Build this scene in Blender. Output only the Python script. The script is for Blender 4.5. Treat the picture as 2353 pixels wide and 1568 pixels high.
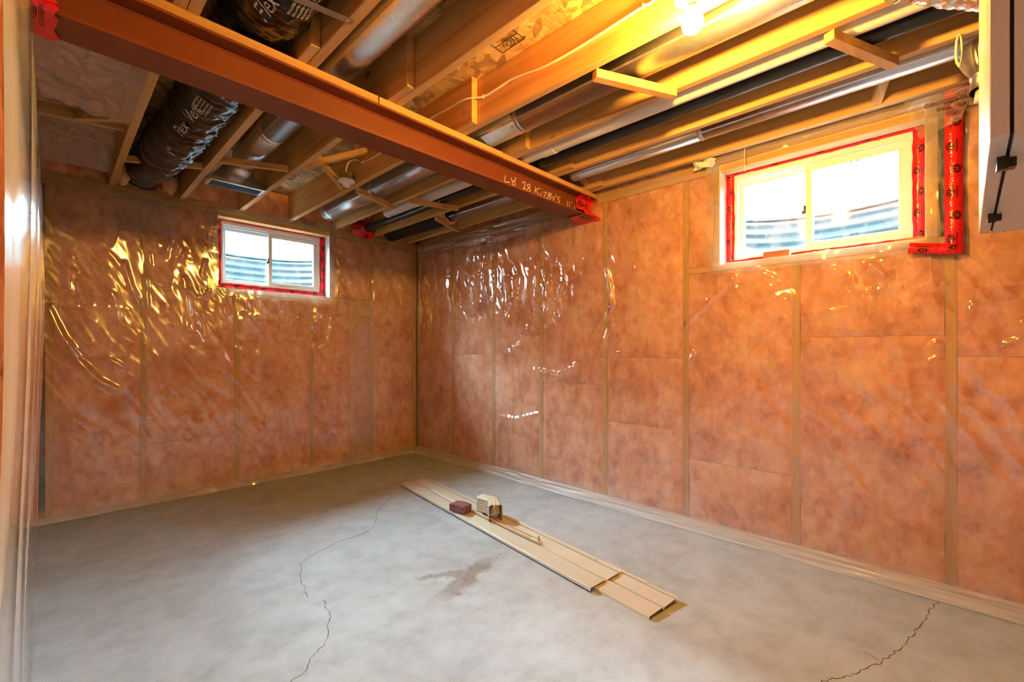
import bpy, bmesh, math, random
import numpy as np
from mathutils import Vector, Matrix

for _o in list(bpy.data.objects):
    bpy.data.objects.remove(_o, do_unlink=True)
SC = bpy.context.scene
COL = SC.collection
R = math.radians
random.seed(7)

# ------------------------------------------------------------------ camera
F_PX, CX, CY, YAW, CAM_H = 1025.0, 1176.5, 804.5, R(43.96), 1.15
cam_d = bpy.data.cameras.new('camera')
cam_d.sensor_width = 36.0
cam_d.lens = F_PX / 2353 * 36
cam_d.shift_y = (CY - 784) / 2353
cam_d.clip_start = 0.02
cam = bpy.data.objects.new('camera', cam_d)
COL.objects.link(cam)
cam.location = (0, 0, CAM_H)
cam.rotation_euler = (R(90), 0, YAW - R(90))
SC.camera = cam

# ------------------------------------------------------------------ world: overcast white sky
W = bpy.data.worlds.new('overcast')
SC.world = W
W.use_nodes = True
_bg = W.node_tree.nodes['Background']
_bg.inputs['Color'].default_value = (0.78, 0.91, 1.0, 1)
_bg.inputs['Strength'].default_value = 42.0

# daylight area lamps added above each window well, standing in for bright sky
def added_sky_lamp(name, loc, target, sx, sy, power):
    l = bpy.data.lights.new(name, 'AREA')
    l.shape = 'RECTANGLE'
    l.size, l.size_y = sx, sy
    l.energy = power
    l.color = (0.63, 0.86, 1.0)
    o = bpy.data.objects.new(name, l)
    COL.objects.link(o)
    o.location = loc
    o.rotation_euler = (Vector(target) - Vector(loc)).to_track_quat('-Z', 'Y').to_euler()
    return o
added_sky_lamp('added_sky_lamp_back', (0.35, 6.10, 3.80), (1.42, 4.4, 2.0), 3.0, 1.8, 5700)
added_sky_lamp('added_sky_lamp_right', (4.80, -0.10, 3.80), (3.0, 0.52, 2.0), 3.2, 1.8, 5400)

SC.view_settings.view_transform = 'Standard'
SC.view_settings.look = 'None'
SC.view_settings.exposure = 0.0
SC.view_settings.gamma = 1.0
SC.view_settings.use_curve_mapping = False
SC.cycles.use_denoising = True
SC.cycles.sample_clamp_indirect = 8.0
SC.cycles.max_bounces = 6
SC.cycles.diffuse_bounces = 4
SC.cycles.glossy_bounces = 3
SC.cycles.transparent_max_bounces = 10
SC.cycles.use_adaptive_sampling = True
SC.cycles.adaptive_threshold = 0.18
SC.cycles.use_light_tree = False
SC.cycles.caustics_reflective = False
SC.cycles.caustics_refractive = False

BULB_COLOR = (1.0, 0.54, 0.08)
BULB_STRENGTH = 1950.0

# ------------------------------------------------------------------ room dimensions (metres)
X1, Y1 = 2.87, 4.25          # inner faces of the right and back frame walls
XC = -0.06                   # inner face of the partition at the left
ZJ = 2.325                   # underside of the floor joists
JH = 0.235
ZS = ZJ + JH                 # underside of the subfloor
YBEAM0, YBEAM1, ZBEAM = 1.875, 2.027, 2.14
XMIN, YMIN = -2.4, -2.4

_c, _s = math.cos(YAW), math.sin(YAW)
def _dir(px):
    t = (px - CX) / F_PX
    return (_c + _s * t, _s - _c * t)
def on_z(px, py, z):
    k = F_PX * (CAM_H - z) / (py - CY); d = _dir(px)
    return (k * d[0], k * d[1], z)
def on_x(px, py, X):
    d = _dir(px); k = X / d[0]
    return (X, k * d[1], CAM_H + k * (CY - py) / F_PX)
def on_y(px, py, Y):
    d = _dir(px); k = Y / d[1]
    return (k * d[0], Y, CAM_H + k * (CY - py) / F_PX)

# ------------------------------------------------------------------ material helpers
class N:
    def __init__(self, name):
        self.m = bpy.data.materials.new(name)
        self.m.use_nodes = True
        self.t = self.m.node_tree
        self.t.nodes.clear()
        self.out = self.t.nodes.new('ShaderNodeOutputMaterial')
    def n(self, typ, **kw):
        nd = self.t.nodes.new('ShaderNode' + typ)
        for k, v in kw.items():
            if k == 'inp':
                for a, b in v.items():
                    self.set(nd, a, b)
            else:
                setattr(nd, k, v)
        return nd
    def set(self, nd, key, val):
        s = nd.inputs[key]
        if isinstance(val, bpy.types.NodeSocket):
            self.t.links.new(val, s)
        else:
            if isinstance(val, (tuple, list)) and len(val) == 3 and s.type == 'RGBA':
                val = (*val, 1)
            s.default_value = val
    def coords(self, kind='Object', scale=(1, 1, 1), rot=(0, 0, 0), rand=False):
        tc = self.n('TexCoord')
        mp = self.n('Mapping', inp={'Scale': scale, 'Rotation': rot})
        src = tc.outputs[kind]
        if rand:
            oi = self.n('ObjectInfo')
            ad = self.n('VectorMath', operation='ADD')
            mu = self.n('Math', operation='MULTIPLY', inp={0: oi.outputs['Random'], 1: 37.0})
            self.t.links.new(src, ad.inputs[0]); self.t.links.new(mu.outputs[0], ad.inputs[1])
            src = ad.outputs[0]
        self.t.links.new(src, mp.inputs['Vector'])
        return mp.outputs[0]
    def noise(self, vec, scale=5, detail=4, rough=0.5, dist=0.0):
        nd = self.n('TexNoise', inp={'Vector': vec, 'Scale': scale, 'Detail': detail, 'Roughness': rough, 'Distortion': dist})
        return nd.outputs['Fac']
    def ramp(self, fac, stops):
        r = self.n('ValToRGB')
        e = r.color_ramp.elements
        while len(e) > 1: e.remove(e[-1])
        e[0].position = stops[0][0]; e[0].color = (*stops[0][1], 1)
        for p, c in stops[1:]:
            q = e.new(p); q.color = (*c, 1)
        self.t.links.new(fac, r.inputs['Fac'])
        return r.outputs['Color']
    def mixc(self, fac, a, b, mode='MIX'):
        m = self.n('Mix', data_type='RGBA', blend_type=mode)
        self.set(m, 0, fac); self.set(m, 6, a); self.set(m, 7, b)
        return m.outputs[2]
    def math(self, op, a, b=None, c=None, clamp=False):
        m = self.n('Math', operation=op, use_clamp=clamp)
        self.set(m, 0, a)
        if b is not None: self.set(m, 1, b)
        if c is not None: self.set(m, 2, c)
        return m.outputs[0]
    def bump(self, height, strength=0.3, dist=0.01, normal=None):
        b = self.n('Bump', inp={'Height': height, 'Strength': strength, 'Distance': dist})
        if normal is not None: self.set(b, 'Normal', normal)
        return b.outputs[0]
    def principled(self, color, rough=0.6, metal=0.0, spec=0.5, normal=None, **kw):
        p = self.n('BsdfPrincipled', inp={'Base Color': color, 'Roughness': rough, 'Metallic': metal, 'Specular IOR Level': spec})
        if normal is not None: self.set(p, 'Normal', normal)
        for k, v in kw.items(): self.set(p, k, v)
        self.t.links.new(p.outputs[0], self.out.inputs['Surface'])
        return p
    def surf(self, sock):
        self.t.links.new(sock, self.out.inputs['Surface']); return self.m

M = {}
def plain(name, color, rough=0.6, metal=0.0, spec=0.4, nscale=0, namt=0.12, bump=0.0):
    k = N(name)
    col = color
    nm = None
    if nscale:
        f = k.noise(k.coords('Object'), nscale, 4, 0.6)
        lo = tuple(max(0, c * (1 - namt)) for c in color); hi = tuple(min(1, c * (1 + namt)) for c in color)
        col = k.ramp(f, [(0.3, lo), (0.7, hi)])
        if bump: nm = k.bump(f, bump, 0.004)
    k.principled(col, rough, metal, spec, nm)
    M[name] = k.m
    return k.m

def wood(name, axis, lo, mid, hi, rough=0.75):
    k = N(name)
    sc = [26, 26, 26]; sc[axis] = 1.3
    v = k.coords('Object', scale=tuple(sc), rand=True)
    g = k.noise(v, 1.0, 3, 0.55, 0.0)
    sc2 = [5, 5, 5]; sc2[axis] = 1.1
    v2 = k.coords('Object', scale=tuple(sc2), rand=True)
    blot = k.noise(v2, 0.8, 2, 0.5)
    c = k.ramp(g, [(0.25, lo), (0.5, mid), (0.72, hi)])
    oi = k.n('ObjectInfo')
    tone = k.ramp(oi.outputs['Random'], [(0.0, (0.86, 0.82, 0.78)), (0.5, (1, 1, 1)), (1.0, (0.95, 0.9, 0.82))])
    c = k.mixc(1.0, c, tone, 'MULTIPLY')
    c = k.mixc(k.math('MULTIPLY', blot, 0.35), c, lo)
    # knots
    sk = [6.5, 6.5, 6.5]; sk[axis] = 2.6
    vor = k.n('TexVoronoi', feature='F1', inp={'Vector': k.coords('Object', scale=tuple(sk), rand=True), 'Scale': 1.0, 'Randomness': 1.0})
    kn = k.ramp(vor.outputs['Distance'], [(0.05, (1, 1, 1)), (0.11, (0, 0, 0))])
    c = k.mixc(k.math('MULTIPLY', kn, 0.75), c, (0.16, 0.07, 0.025))
    k.principled(c, rough, 0, 0.25)
    M[name] = k.m
for _nm, _ax in (('wood_x', 0), ('wood_y', 1)):
    wood(_nm, _ax, (0.50, 0.25, 0.080), (0.70, 0.395, 0.145), (0.78, 0.49, 0.22))

wood('wood_stud', 2, (0.50, 0.25, 0.055), (0.68, 0.38, 0.09), (0.76, 0.45, 0.12))
# oriented strand board: overlapping flakes in several directions
def make_osb():
    k = N('osb')
    cols = []
    for i, (rot, sx, sy) in enumerate(((0.15, 10, 30), (1.15, 9, 34), (2.25, 11, 28))):
        v = k.coords('Object', scale=(1, 1, 1), rot=(0, 0, rot))
        mp = k.n('Mapping', inp={'Vector': v, 'Scale': (sx, sy, 1), 'Location': (i * 3.1, i * 1.7, 0)})
        vo = k.n('TexVoronoi', voronoi_dimensions='2D', inp={'Vector': mp.outputs[0], 'Scale': 1.0})
        sep = k.n('SeparateColor', inp={'Color': vo.outputs['Color']})
        cols.append((sep.outputs[0], sep.outputs[1], vo.outputs['Distance']))
    def flake(f):
        return k.ramp(f, [(0.0, (0.17, 0.07, 0.018)), (0.3, (0.38, 0.18, 0.05)), (0.65, (0.55, 0.31, 0.10)), (1.0, (0.70, 0.46, 0.18))])
    c = flake(cols[0][0])
    for a, b, dd in cols[1:]:
        sel = k.math('GREATER_THAN', b, 0.52)
        c = k.mixc(sel, c, flake(a))
    fine = k.noise(k.coords('Object', scale=(30, 90, 1)), 1.0, 3, 0.6)
    c = k.mixc(0.3, c, k.ramp(fine, [(0.3, (0.25, 0.12, 0.04)), (0.7, (0.75, 0.52, 0.27))]))
    k.principled(c, 0.7, 0, 0.3)
    M['osb'] = k.m
make_osb()

def make_insulation():
    k = N('insulation')
    big = k.noise(k.coords('Object', rand=True), 4.2, 4, 0.62, 0.0)
    fine = k.noise(k.coords('Object', scale=(1, 1, 0.6), rand=True), 18.0, 3, 0.65, 0.0)
    c1 = k.ramp(big, [(0.32, (0.46, 0.12, 0.04)), (0.46, (0.78, 0.31, 0.15)), (0.58, (0.92, 0.48, 0.28)), (0.72, (0.97, 0.62, 0.44))])
    c2 = k.ramp(fine, [(0.32, (0.46, 0.12, 0.045)), (0.45, (0.80, 0.33, 0.16)), (0.62, (0.94, 0.51, 0.32)), (0.78, (0.98, 0.70, 0.54))])
    c = k.mixc(0.45, c1, c2)
    k.principled(c, 0.95, 0, 0.0)
    M['insulation'] = k.m
make_insulation()

def make_plastic(name, haze=0.10, tint=(0.97, 0.95, 0.93), rough=0.13, refl=1.5):
    k = N(name)
    lw = k.n('LayerWeight', inp={'Blend': 0.5})
    fz = k.math('POWER', lw.outputs['Facing'], 4.0)
    fac = k.math('MULTIPLY_ADD', fz, 0.75 * refl, 0.10 * refl, clamp=True)
    tr = k.n('BsdfTransparent', inp={'Color': tint})
    df = k.n('BsdfDiffuse', inp={'Color': (0.9, 0.9, 0.9)})
    gl = k.n('BsdfGlossy', inp={'Color': (1, 1, 1), 'Roughness': rough})
    # film is dustier and bunched near the slab
    oz = k.n('SeparateXYZ', inp={'Vector': k.n('TexCoord').outputs['Object']}).outputs[2]
    low = k.math('MULTIPLY', k.math('SUBTRACT', 1.0, k.math('DIVIDE', oz, 0.13), clamp=True), 0.35)
    hf = k.math('ADD', k.math('MULTIPLY_ADD', fz, haze * 2.5, haze, clamp=True), low, clamp=True)
    m1 = k.n('MixShader', inp={0: hf, 1: tr.outputs[0], 2: df.outputs[0]})
    m2 = k.n('MixShader', inp={0: fac, 1: m1.outputs[0], 2: gl.outputs[0]})
    M[name] = k.surf(m2.outputs[0])
make_plastic('plastic')
make_plastic('plastic_milky', haze=0.13, rough=0.16)
make_plastic('plastic_drape', haze=0.50, rough=0.14)
make_plastic('plastic_flap', haze=0.14, rough=0.10)
make_plastic('plastic_hem', haze=0.16, rough=0.34, refl=0.45)

def make_glass():
    k = N('glass')
    tr = k.n('BsdfTransparent', inp={'Color': (0.93, 0.97, 0.98)})
    gl = k.n('BsdfGlossy', inp={'Color': (1, 1, 1), 'Roughness': 0.03})
    df = k.n('BsdfDiffuse', inp={'Color': (0.62, 0.66, 0.68)})
    lw = k.n('LayerWeight', inp={'Blend': 0.5})
    fac = k.math('MULTIPLY_ADD', k.math('POWER', lw.outputs['Facing'], 5.0), 0.8, 0.06, clamp=True)
    dirt = k.noise(k.coords('Object', scale=(3, 3, 1.2)), 4.0, 5, 0.65, 0.8)
    df_f = k.ramp(dirt, [(0.45, (0.0, 0.0, 0.0)), (0.75, (0.30, 0.30, 0.30))])
    m1 = k.n('MixShader', inp={0: df_f, 1: tr.outputs[0], 2: df.outputs[0]})
    m2 = k.n('MixShader', inp={0: fac, 1: m1.outputs[0], 2: gl.outputs[0]})
    M['glass'] = k.surf(m2.outputs[0])
make_glass()

def make_concrete():
    k = N('concrete_floor')
    v = k.coords('Object')
    a = k.noise(v, 1.3, 4, 0.6, 0.0)
    b = k.noise(v, 7.0, 5, 0.68, 0.0)
    c = k.ramp(a, [(0.32, (0.335, 0.345, 0.35)), (0.5, (0.435, 0.47, 0.50)), (0.66, (0.49, 0.54, 0.585))])
    c = k.mixc(0.45, c, k.ramp(b, [(0.32, (0.28, 0.285, 0.285)), (0.5, (0.44, 0.475, 0.50)), (0.66, (0.55, 0.60, 0.645))]))
    # trowel streaks
    st = k.noise(k.coords('Object', scale=(2.2, 9, 1), rot=(0, 0, 0.5)), 2.0, 3, 0.6, 0.0)
    c = k.mixc(k.math('MULTIPLY', k.ramp(st, [(0.55, (0, 0, 0)), (0.8, (1, 1, 1))]), 0.25), c, (0.34, 0.32, 0.30))
    # specks
    vo = k.n('TexVoronoi', inp={'Vector': v, 'Scale': 16.0})
    sp = k.ramp(vo.outputs['Distance'], [(0.03, (1, 1, 1)), (0.06, (0, 0, 0))])
    c = k.mixc(k.math('MULTIPLY', sp, 0.5), c, (0.16, 0.13, 0.11))
    # swept patch of brown dust (a broad stroke with a forked tail)
    sep = k.n('SeparateXYZ', inp={'Vector': v})
    wob = k.math('MULTIPLY', k.math('SUBTRACT', k.noise(v, 14.0, 4, 0.7), 0.5), 0.12)
    def stroke(ax, ay, bx, by, w0, w1):
        L = math.hypot(bx - ax, by - ay); dx, dy = (bx - ax) / L, (by - ay) / L
        px = k.math('SUBTRACT', sep.outputs[0], ax); py = k.math('SUBTRACT', sep.outputs[1], ay)
        t = k.math('ADD', k.math('MULTIPLY', px, dx), k.math('MULTIPLY', py, dy))
        q = k.math('ABSOLUTE', k.math('ADD', k.math('SUBTRACT', k.math('MULTIPLY', py, dx), k.math('MULTIPLY', px, dy)), wob))
        tn = k.math('DIVIDE', t, L)
        wdt = k.math('MULTIPLY_ADD', tn, w1 - w0, w0)
        side = k.math('SUBTRACT', 1.0, k.math('DIVIDE', q, wdt), clamp=True)
        ends = k.math('MULTIPLY', k.math('MULTIPLY', tn, 5.0, clamp=True), k.math('MULTIPLY', k.math('SUBTRACT', 1.0, tn), 4.0, clamp=True), clamp=True)
        return k.math('MULTIPLY', k.math('MULTIPLY', side, 2.2, clamp=True), ends, clamp=True)
    dust = k.math('MAXIMUM', stroke(1.70, 1.80, 1.20, 1.64, 0.05, 0.07), stroke(1.52, 1.75, 1.26, 1.92, 0.05, 0.02))
    grainy = k.noise(v, 160.0, 2, 0.7)
    dust = k.math('MULTIPLY', dust, k.math('MULTIPLY_ADD', grainy, 0.9, 0.15, clamp=True), clamp=True)
    c = k.mixc(k.math('MULTIPLY', dust, 0.9), c, (0.19, 0.125, 0.075))
    rg = k.n('MapRange', inp={'Value': b, 'To Min': 0.42, 'To Max': 0.62})
    k.principled(c, rg.outputs[0], 0, 0.35)
    M['concrete_floor'] = k.m
make_concrete()

def make_galv(name, base=(0.62, 0.63, 0.64), rough=0.30, spangle=0.05):
    k = N(name)
    f = k.noise(k.coords('Object'), 60.0, 1, 0.5)
    c = k.ramp(f, [(0.35, tuple(b * (1 - spangle) for b in base)), (0.65, tuple(min(1, b * (1 + spangle)) for b in base))])
    k.principled(c, rough, 0.95, 0.5)
    M[name] = k.m
make_galv('galvanised')
make_galv('foil', (0.80, 0.81, 0.82), 0.18, 0.05)
make_galv('well_steel', (0.065, 0.090, 0.10), 0.6, 0.12)

def make_beam():
    k = N('red_oxide')
    v = k.coords('Object')
    a = k.noise(v, 3.0, 5, 0.6); b = k.noise(k.coords('Object', scale=(1, 1, 3)), 40.0, 4, 0.7)
    c = k.ramp(a, [(0.3, (0.165, 0.034, 0.012)), (0.7, (0.21, 0.047, 0.015))])
    c = k.mixc(k.math('MULTIPLY', k.ramp(b, [(0.70, (0, 0, 0)), (0.78, (1, 1, 1))]), 0.35), c, (0.50, 0.28, 0.17))
    k.principled(c, 0.55, 0, 0.35, k.bump(b, 0.08, 0.003))
    M['red_oxide'] = k.m
make_beam()

def make_tape():
    k = N('red_tape')
    uv = k.n('UVMap')
    sep = k.n('SeparateXYZ', inp={'Vector': uv.outputs[0]})
    u = k.math('DIVIDE', sep.outputs[0], 0.105)
    row = k.math('FLOOR', u)
    alt = k.math('MULTIPLY_ADD', k.math('MODULO', row, 2.0), 0.34, 0.33)
    fu = k.math('SUBTRACT', k.math('FRACT', u), 0.5)
    fv = k.math('SUBTRACT', sep.outputs[1], alt)
    du = k.math('DIVIDE', fu, 0.20); dv = k.math('DIVIDE', fv, 0.25)
    r2 = k.math('ADD', k.math('MULTIPLY', du, du), k.math('MULTIPLY', dv, dv))
    oval = k.math('LESS_THAN', r2, 1.0)
    # red strokes inside the oval emblem
    st = k.math('MULTIPLY', k.math('LESS_THAN', k.math('ABSOLUTE', k.math('SUBTRACT', k.math('ABSOLUTE', du), 0.22)), 0.10), k.math('LESS_THAN', k.math('ABSOLUTE', dv), 0.50))
    ring = k.math('MULTIPLY', k.math('GREATER_THAN', r2, 0.62), k.math('LESS_THAN', r2, 0.74))
    ink = k.math('SUBTRACT', oval, k.math('MAXIMUM', st, ring), clamp=True)
    bar = k.math('MULTIPLY', k.math('LESS_THAN', k.math('ABSOLUTE', k.math('SUBTRACT', sep.outputs[1], k.math('SUBTRACT', 1.0, alt))), 0.06), k.math('LESS_THAN', k.math('ABSOLUTE', fu), 0.26))
    barn = k.math('GREATER_THAN', k.noise(uv.outputs[0], 300.0, 1, 0.5), 0.47)
    ink = k.math('MAXIMUM', ink, k.math('MULTIPLY', bar, barn))
    c = k.mixc(ink, (0.72, 0.012, 0.018), (0.03, 0.008, 0.01))
    nz = k.noise(k.coords('Object'), 22.0, 3, 0.6, 1.0)
    k.principled(c, 0.22, 0, 0.5, k.bump(nz, 0.5, 0.01))
    M['red_tape'] = k.m
make_tape()

def make_flex():
    k = N('black_flex')
    f = k.noise(k.coords('Object'), 30.0, 2, 0.5)
    k.principled(k.ramp(f, [(0.3, (0.010, 0.009, 0.010)), (0.7, (0.016, 0.015, 0.016))]), 0.20, 0, 0.5)
    M['black_flex'] = k.m
make_flex()

plain('concrete_wall', (0.36, 0.35, 0.33), 0.9, nscale=6, bump=0.3)
plain('upvc', (0.88, 0.90, 0.91), 0.35, nscale=3, namt=0.03)
plain('film_white', (0.82, 0.83, 0.84), 0.35, nscale=8, namt=0.05, bump=0.2)
plain('black_plastic', (0.012, 0.011, 0.011), 0.4, nscale=20)
plain('black_pipe', (0.016, 0.016, 0.018), 0.28, nscale=12)
plain('white_pipe', (0.70, 0.67, 0.63), 0.30, nscale=5, namt=0.05)
plain('sleeve_black', (0.010, 0.010, 0.011), 0.75, nscale=15, bump=0.3)
plain('siding', (0.62, 0.55, 0.43), 0.38, nscale=7, namt=0.04)
plain('elbow_paint', (0.60, 0.53, 0.40), 0.35, nscale=7, namt=0.06)
plain('brick_mauve', (0.22, 0.09, 0.10), 0.9, nscale=45, namt=0.3, bump=0.6)
plain('sponge', (0.80, 0.16, 0.06), 0.9, nscale=60, namt=0.15, bump=0.4)
plain('enamel', (0.66, 0.63, 0.58), 0.28, nscale=60, namt=0.02)
plain('dark_gap', (0.015, 0.012, 0.010), 0.8, nscale=10)
plain('porcelain', (0.85, 0.82, 0.77), 0.18, nscale=5, namt=0.03)
plain('box_steel', (0.30, 0.28, 0.22), 0.45, metal=0.8, nscale=20)
plain('brass', (0.65, 0.45, 0.16), 0.3, metal=1.0, nscale=20)
plain('cable_white', (0.80, 0.77, 0.70), 0.4, nscale=9, namt=0.05)
plain('chalk', (0.85, 0.78, 0.62), 0.9, nscale=120, namt=0.2)
plain('ink', (0.045, 0.03, 0.02), 0.8, nscale=80, namt=0.3)
plain('ink_white', (0.42, 0.40, 0.38), 0.6, nscale=80, namt=0.3)
plain('ink_violet', (0.12, 0.06, 0.09), 0.6, nscale=80, namt=0.3)
plain('crack', (0.10, 0.085, 0.075), 0.95, nscale=60, namt=0.3)
plain('crumb', (0.22, 0.10, 0.06), 0.95, nscale=60, namt=0.5)
plain('strip_wood', (0.70, 0.52, 0.33), 0.6, nscale=9, namt=0.12)
plain('strip_white', (0.78, 0.75, 0.68), 0.5, nscale=9, namt=0.05)
plain('gravel', (0.40, 0.40, 0.40), 0.95, nscale=40, namt=0.4, bump=0.8)
plain('soil', (0.22, 0.20, 0.17), 0.95, nscale=12, namt=0.3)

def make_emit(name, color, strength):
    k = N(name)
    e = k.n('Emission', inp={'Color': color, 'Strength': strength})
    M[name] = k.surf(e.outputs[0])
make_emit('bulb_glow', BULB_COLOR, BULB_STRENGTH)

# ------------------------------------------------------------------ mesh helpers
class MB:
    def __init__(self):
        self.v = []; self.f = []; self.uv = {}
    def add(self, verts, faces, uvs=None):
        o = len(self.v)
        self.v.extend([tuple(map(float, p)) for p in verts])
        for i, f in enumerate(faces):
            if uvs is not None: self.uv[len(self.f)] = uvs[i]
            self.f.append(tuple(o + k for k in f))
        return self
    def box(self, x0, x1, y0, y1, z0, z1):
        v = [(x0, y0, z0), (x1, y0, z0), (x1, y1, z0), (x0, y1, z0), (x0, y0, z1), (x1, y0, z1), (x1, y1, z1), (x0, y1, z1)]
        return self.add(v, [(3, 2, 1, 0), (4, 5, 6, 7), (0, 1, 5, 4), (1, 2, 6, 5), (2, 3, 7, 6), (3, 0, 4, 7)])
    def bbox(self, x0, x1, y0, y1, z0, z1, b=0.004):
        bm = bmesh.new()
        bmesh.ops.create_cube(bm, size=1)
        for q in bm.verts:
            q.co = Vector(((x0 + x1) / 2 + q.co.x * (x1 - x0), (y0 + y1) / 2 + q.co.y * (y1 - y0), (z0 + z1) / 2 + q.co.z * (z1 - z0)))
        bmesh.ops.bevel(bm, geom=list(bm.edges), offset=b, segments=2, affect='EDGES', profile=0.5)
        bm.verts.index_update()
        self.add([q.co for q in bm.verts], [[q.index for q in f.verts] for f in bm.faces])
        bm.free(); return self
    def bar(self, a, b, w, h, up=(0, 0, 1)):
        a, b = Vector(a), Vector(b)
        d = (b - a).normalized(); s = d.cross(Vector(up)).normalized(); u = s.cross(d)
        vs = []
        for p in (a, b):
            for su, sv in ((-1, -1), (1, -1), (1, 1), (-1, 1)):
                vs.append(p + s * (w / 2 * su) + u * (h / 2 * sv))
        return self.add(vs, [(3, 2, 1, 0), (4, 5, 6, 7), (0, 1, 5, 4), (1, 2, 6, 5), (2, 3, 7, 6), (3, 0, 4, 7)])
    def tube(self, path, rad, n=12, caps=True, rz=None, up=(0, 0, 1)):
        P = [Vector(p) for p in path]; m = len(P)
        rs = rad if isinstance(rad, (list, tuple)) else [rad] * m
        r2 = rs if rz is None else (rz if isinstance(rz, (list, tuple)) else [rz] * m)
        o = len(self.v); L = 0.0
        Ls = []
        prev = None
        for i, p in enumerate(P):
            t = (P[min(i + 1, m - 1)] - P[max(i - 1, 0)]).normalized()
            if prev is None:
                u = Vector(up)
                if abs(t.dot(u)) > 0.95: u = Vector((1, 0, 0))
                s = t.cross(u).normalized()
            else:
                s = (prev - t * prev.dot(t)).normalized()
            prev = s
            u = s.cross(t)
            if i: L += (P[i] - P[i - 1]).length
            Ls.append(L)
            for k in range(n):
                a = 2 * math.pi * k / n
                self.v.append(tuple(p + s * (math.cos(a) * rs[i]) + u * (math.sin(a) * r2[i])))
        for i in range(m - 1):
            for k in range(n):
                k2 = (k + 1) % n
                self.uv[len(self.f)] = [(Ls[i], k / n), (Ls[i], (k + 1) / n), (Ls[i + 1], (k + 1) / n), (Ls[i + 1], k / n)]
                self.f.append((o + i * n + k, o + i * n + k2, o + (i + 1) * n + k2, o + (i + 1) * n + k))
        if caps:
            self.f.append(tuple(o + k for k in range(n))[::-1])
            self.f.append(tuple(o + (m - 1) * n + k for k in range(n)))
        return self
    def lathe(self, prof, origin=(0, 0, 0), axis=(0, 0, 1), n=24):
        q = Vector((0, 0, 1)).rotation_difference(Vector(axis).normalized())
        o = len(self.v); O = Vector(origin)
        for r, z in prof:
            for k in range(n):
                a = 2 * math.pi * k / n
                self.v.append(tuple(O + q @ Vector((r * math.cos(a), r * math.sin(a), z))))
        for i in range(len(prof) - 1):
            for k in range(n):
                k2 = (k + 1) % n
                self.f.append((o + i * n + k, o + i * n + k2, o + (i + 1) * n + k2, o + (i + 1) * n + k))
        return self
    def ribbon(self, pts, nrm, w, thick=0.0015, wob=0.0):
        """a strip following pts, lying flat against the surface with normal nrm, with uv in metres / 0..1"""
        P = [Vector(p) for p in pts]; nv = Vector(nrm).normalized()
        L = 0; rows = []
        for i, p in enumerate(P):
            t = (P[min(i + 1, len(P) - 1)] - P[max(i - 1, 0)]).normalized()
            s = nv.cross(t).normalized()
            if i: L += (P[i] - P[i - 1]).length
            ww = w[i] if isinstance(w, (list, tuple)) else w
            off = nv * (thick + wob * random.uniform(0, 1))
            rows.append((p - s * ww / 2 + off, p + s * ww / 2 + off, p - s * ww / 2, p + s * ww / 2, L))
        o = len(self.v)
        for r in rows: self.v.extend([tuple(q) for q in r[:4]])
        for i in range(len(rows) - 1):
            a, b = o + i * 4, o + (i + 1) * 4
            for fc, uvv in (((a, b, b + 1, a + 1), [(rows[i][4], 0), (rows[i + 1][4], 0), (rows[i + 1][4], 1), (rows[i][4], 1)]),
                            ((a + 2, b + 2, b, a), [(rows[i][4], 0), (rows[i + 1][4], 0), (rows[i + 1][4], 0), (rows[i][4], 0)]),
                            ((a + 1, b + 1, b + 3, a + 3), [(rows[i][4], 1), (rows[i + 1][4], 1), (rows[i + 1][4], 1), (rows[i][4], 1)])):
                self.uv[len(self.f)] = uvv
                self.f.append(fc)
        return self
    def build(self, name, mat, parent=None, smooth=False, loc=None, rot=None, auto=None):
        me = bpy.data.meshes.new(name)
        me.from_pydata(self.v, [], self.f)
        if self.uv:
            uvl = me.uv_layers.new(name='UVMap')
            for pi, uvs in self.uv.items():
                pl = me.polygons[pi]
                for li, q in zip(pl.loop_indices, uvs): uvl.data[li].uv = q
        me.materials.append(M[mat] if isinstance(mat, str) else mat)
        if smooth: me.polygons.foreach_set('use_smooth', [True] * len(me.polygons))
        if auto is not None:
            me.polygons.foreach_set('use_smooth', [True] * len(me.polygons))
            me.set_sharp_from_angle(angle=R(auto))
        me.update()
        o = bpy.data.objects.new(name, me)
        COL.objects.link(o)
        if parent is not None: o.parent = parent
        if loc is not None: o.location = loc
        if rot is not None: o.rotation_euler = rot
        return o

def tag(o, label, cat, group=None, kind=None):
    o['label'] = label; o['category'] = cat
    if group: o['group'] = group
    if kind: o['kind'] = kind
    return o
def struct(o, label=None):
    o['kind'] = 'structure'
    if label: o['label'] = label
    return o
def thing(name, label, cat, loc=(0, 0, 0), rz=0.0, group=None):
    o = bpy.data.objects.new(name, None)
    o.empty_display_size = 0.05
    COL.objects.link(o)
    o.location = loc; o.rotation_euler = (0, 0, rz)
    return tag(o, label, cat, group)

def spline(pts, n=8):
    P = [Vector(p) for p in pts]; out = []
    for i in range(len(P) - 1):
        p0 = P[max(i - 1, 0)]; p1 = P[i]; p2 = P[i + 1]; p3 = P[min(i + 2, len(P) - 1)]
        for k in range(n):
            t = k / n
            out.append(0.5 * ((2 * p1) + (p2 - p0) * t + (2 * p0 - 5 * p1 + 4 * p2 - p3) * t * t + (3 * p1 - p0 - 3 * p2 + p3) * t ** 3))
    out.append(P[-1])
    return out

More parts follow.
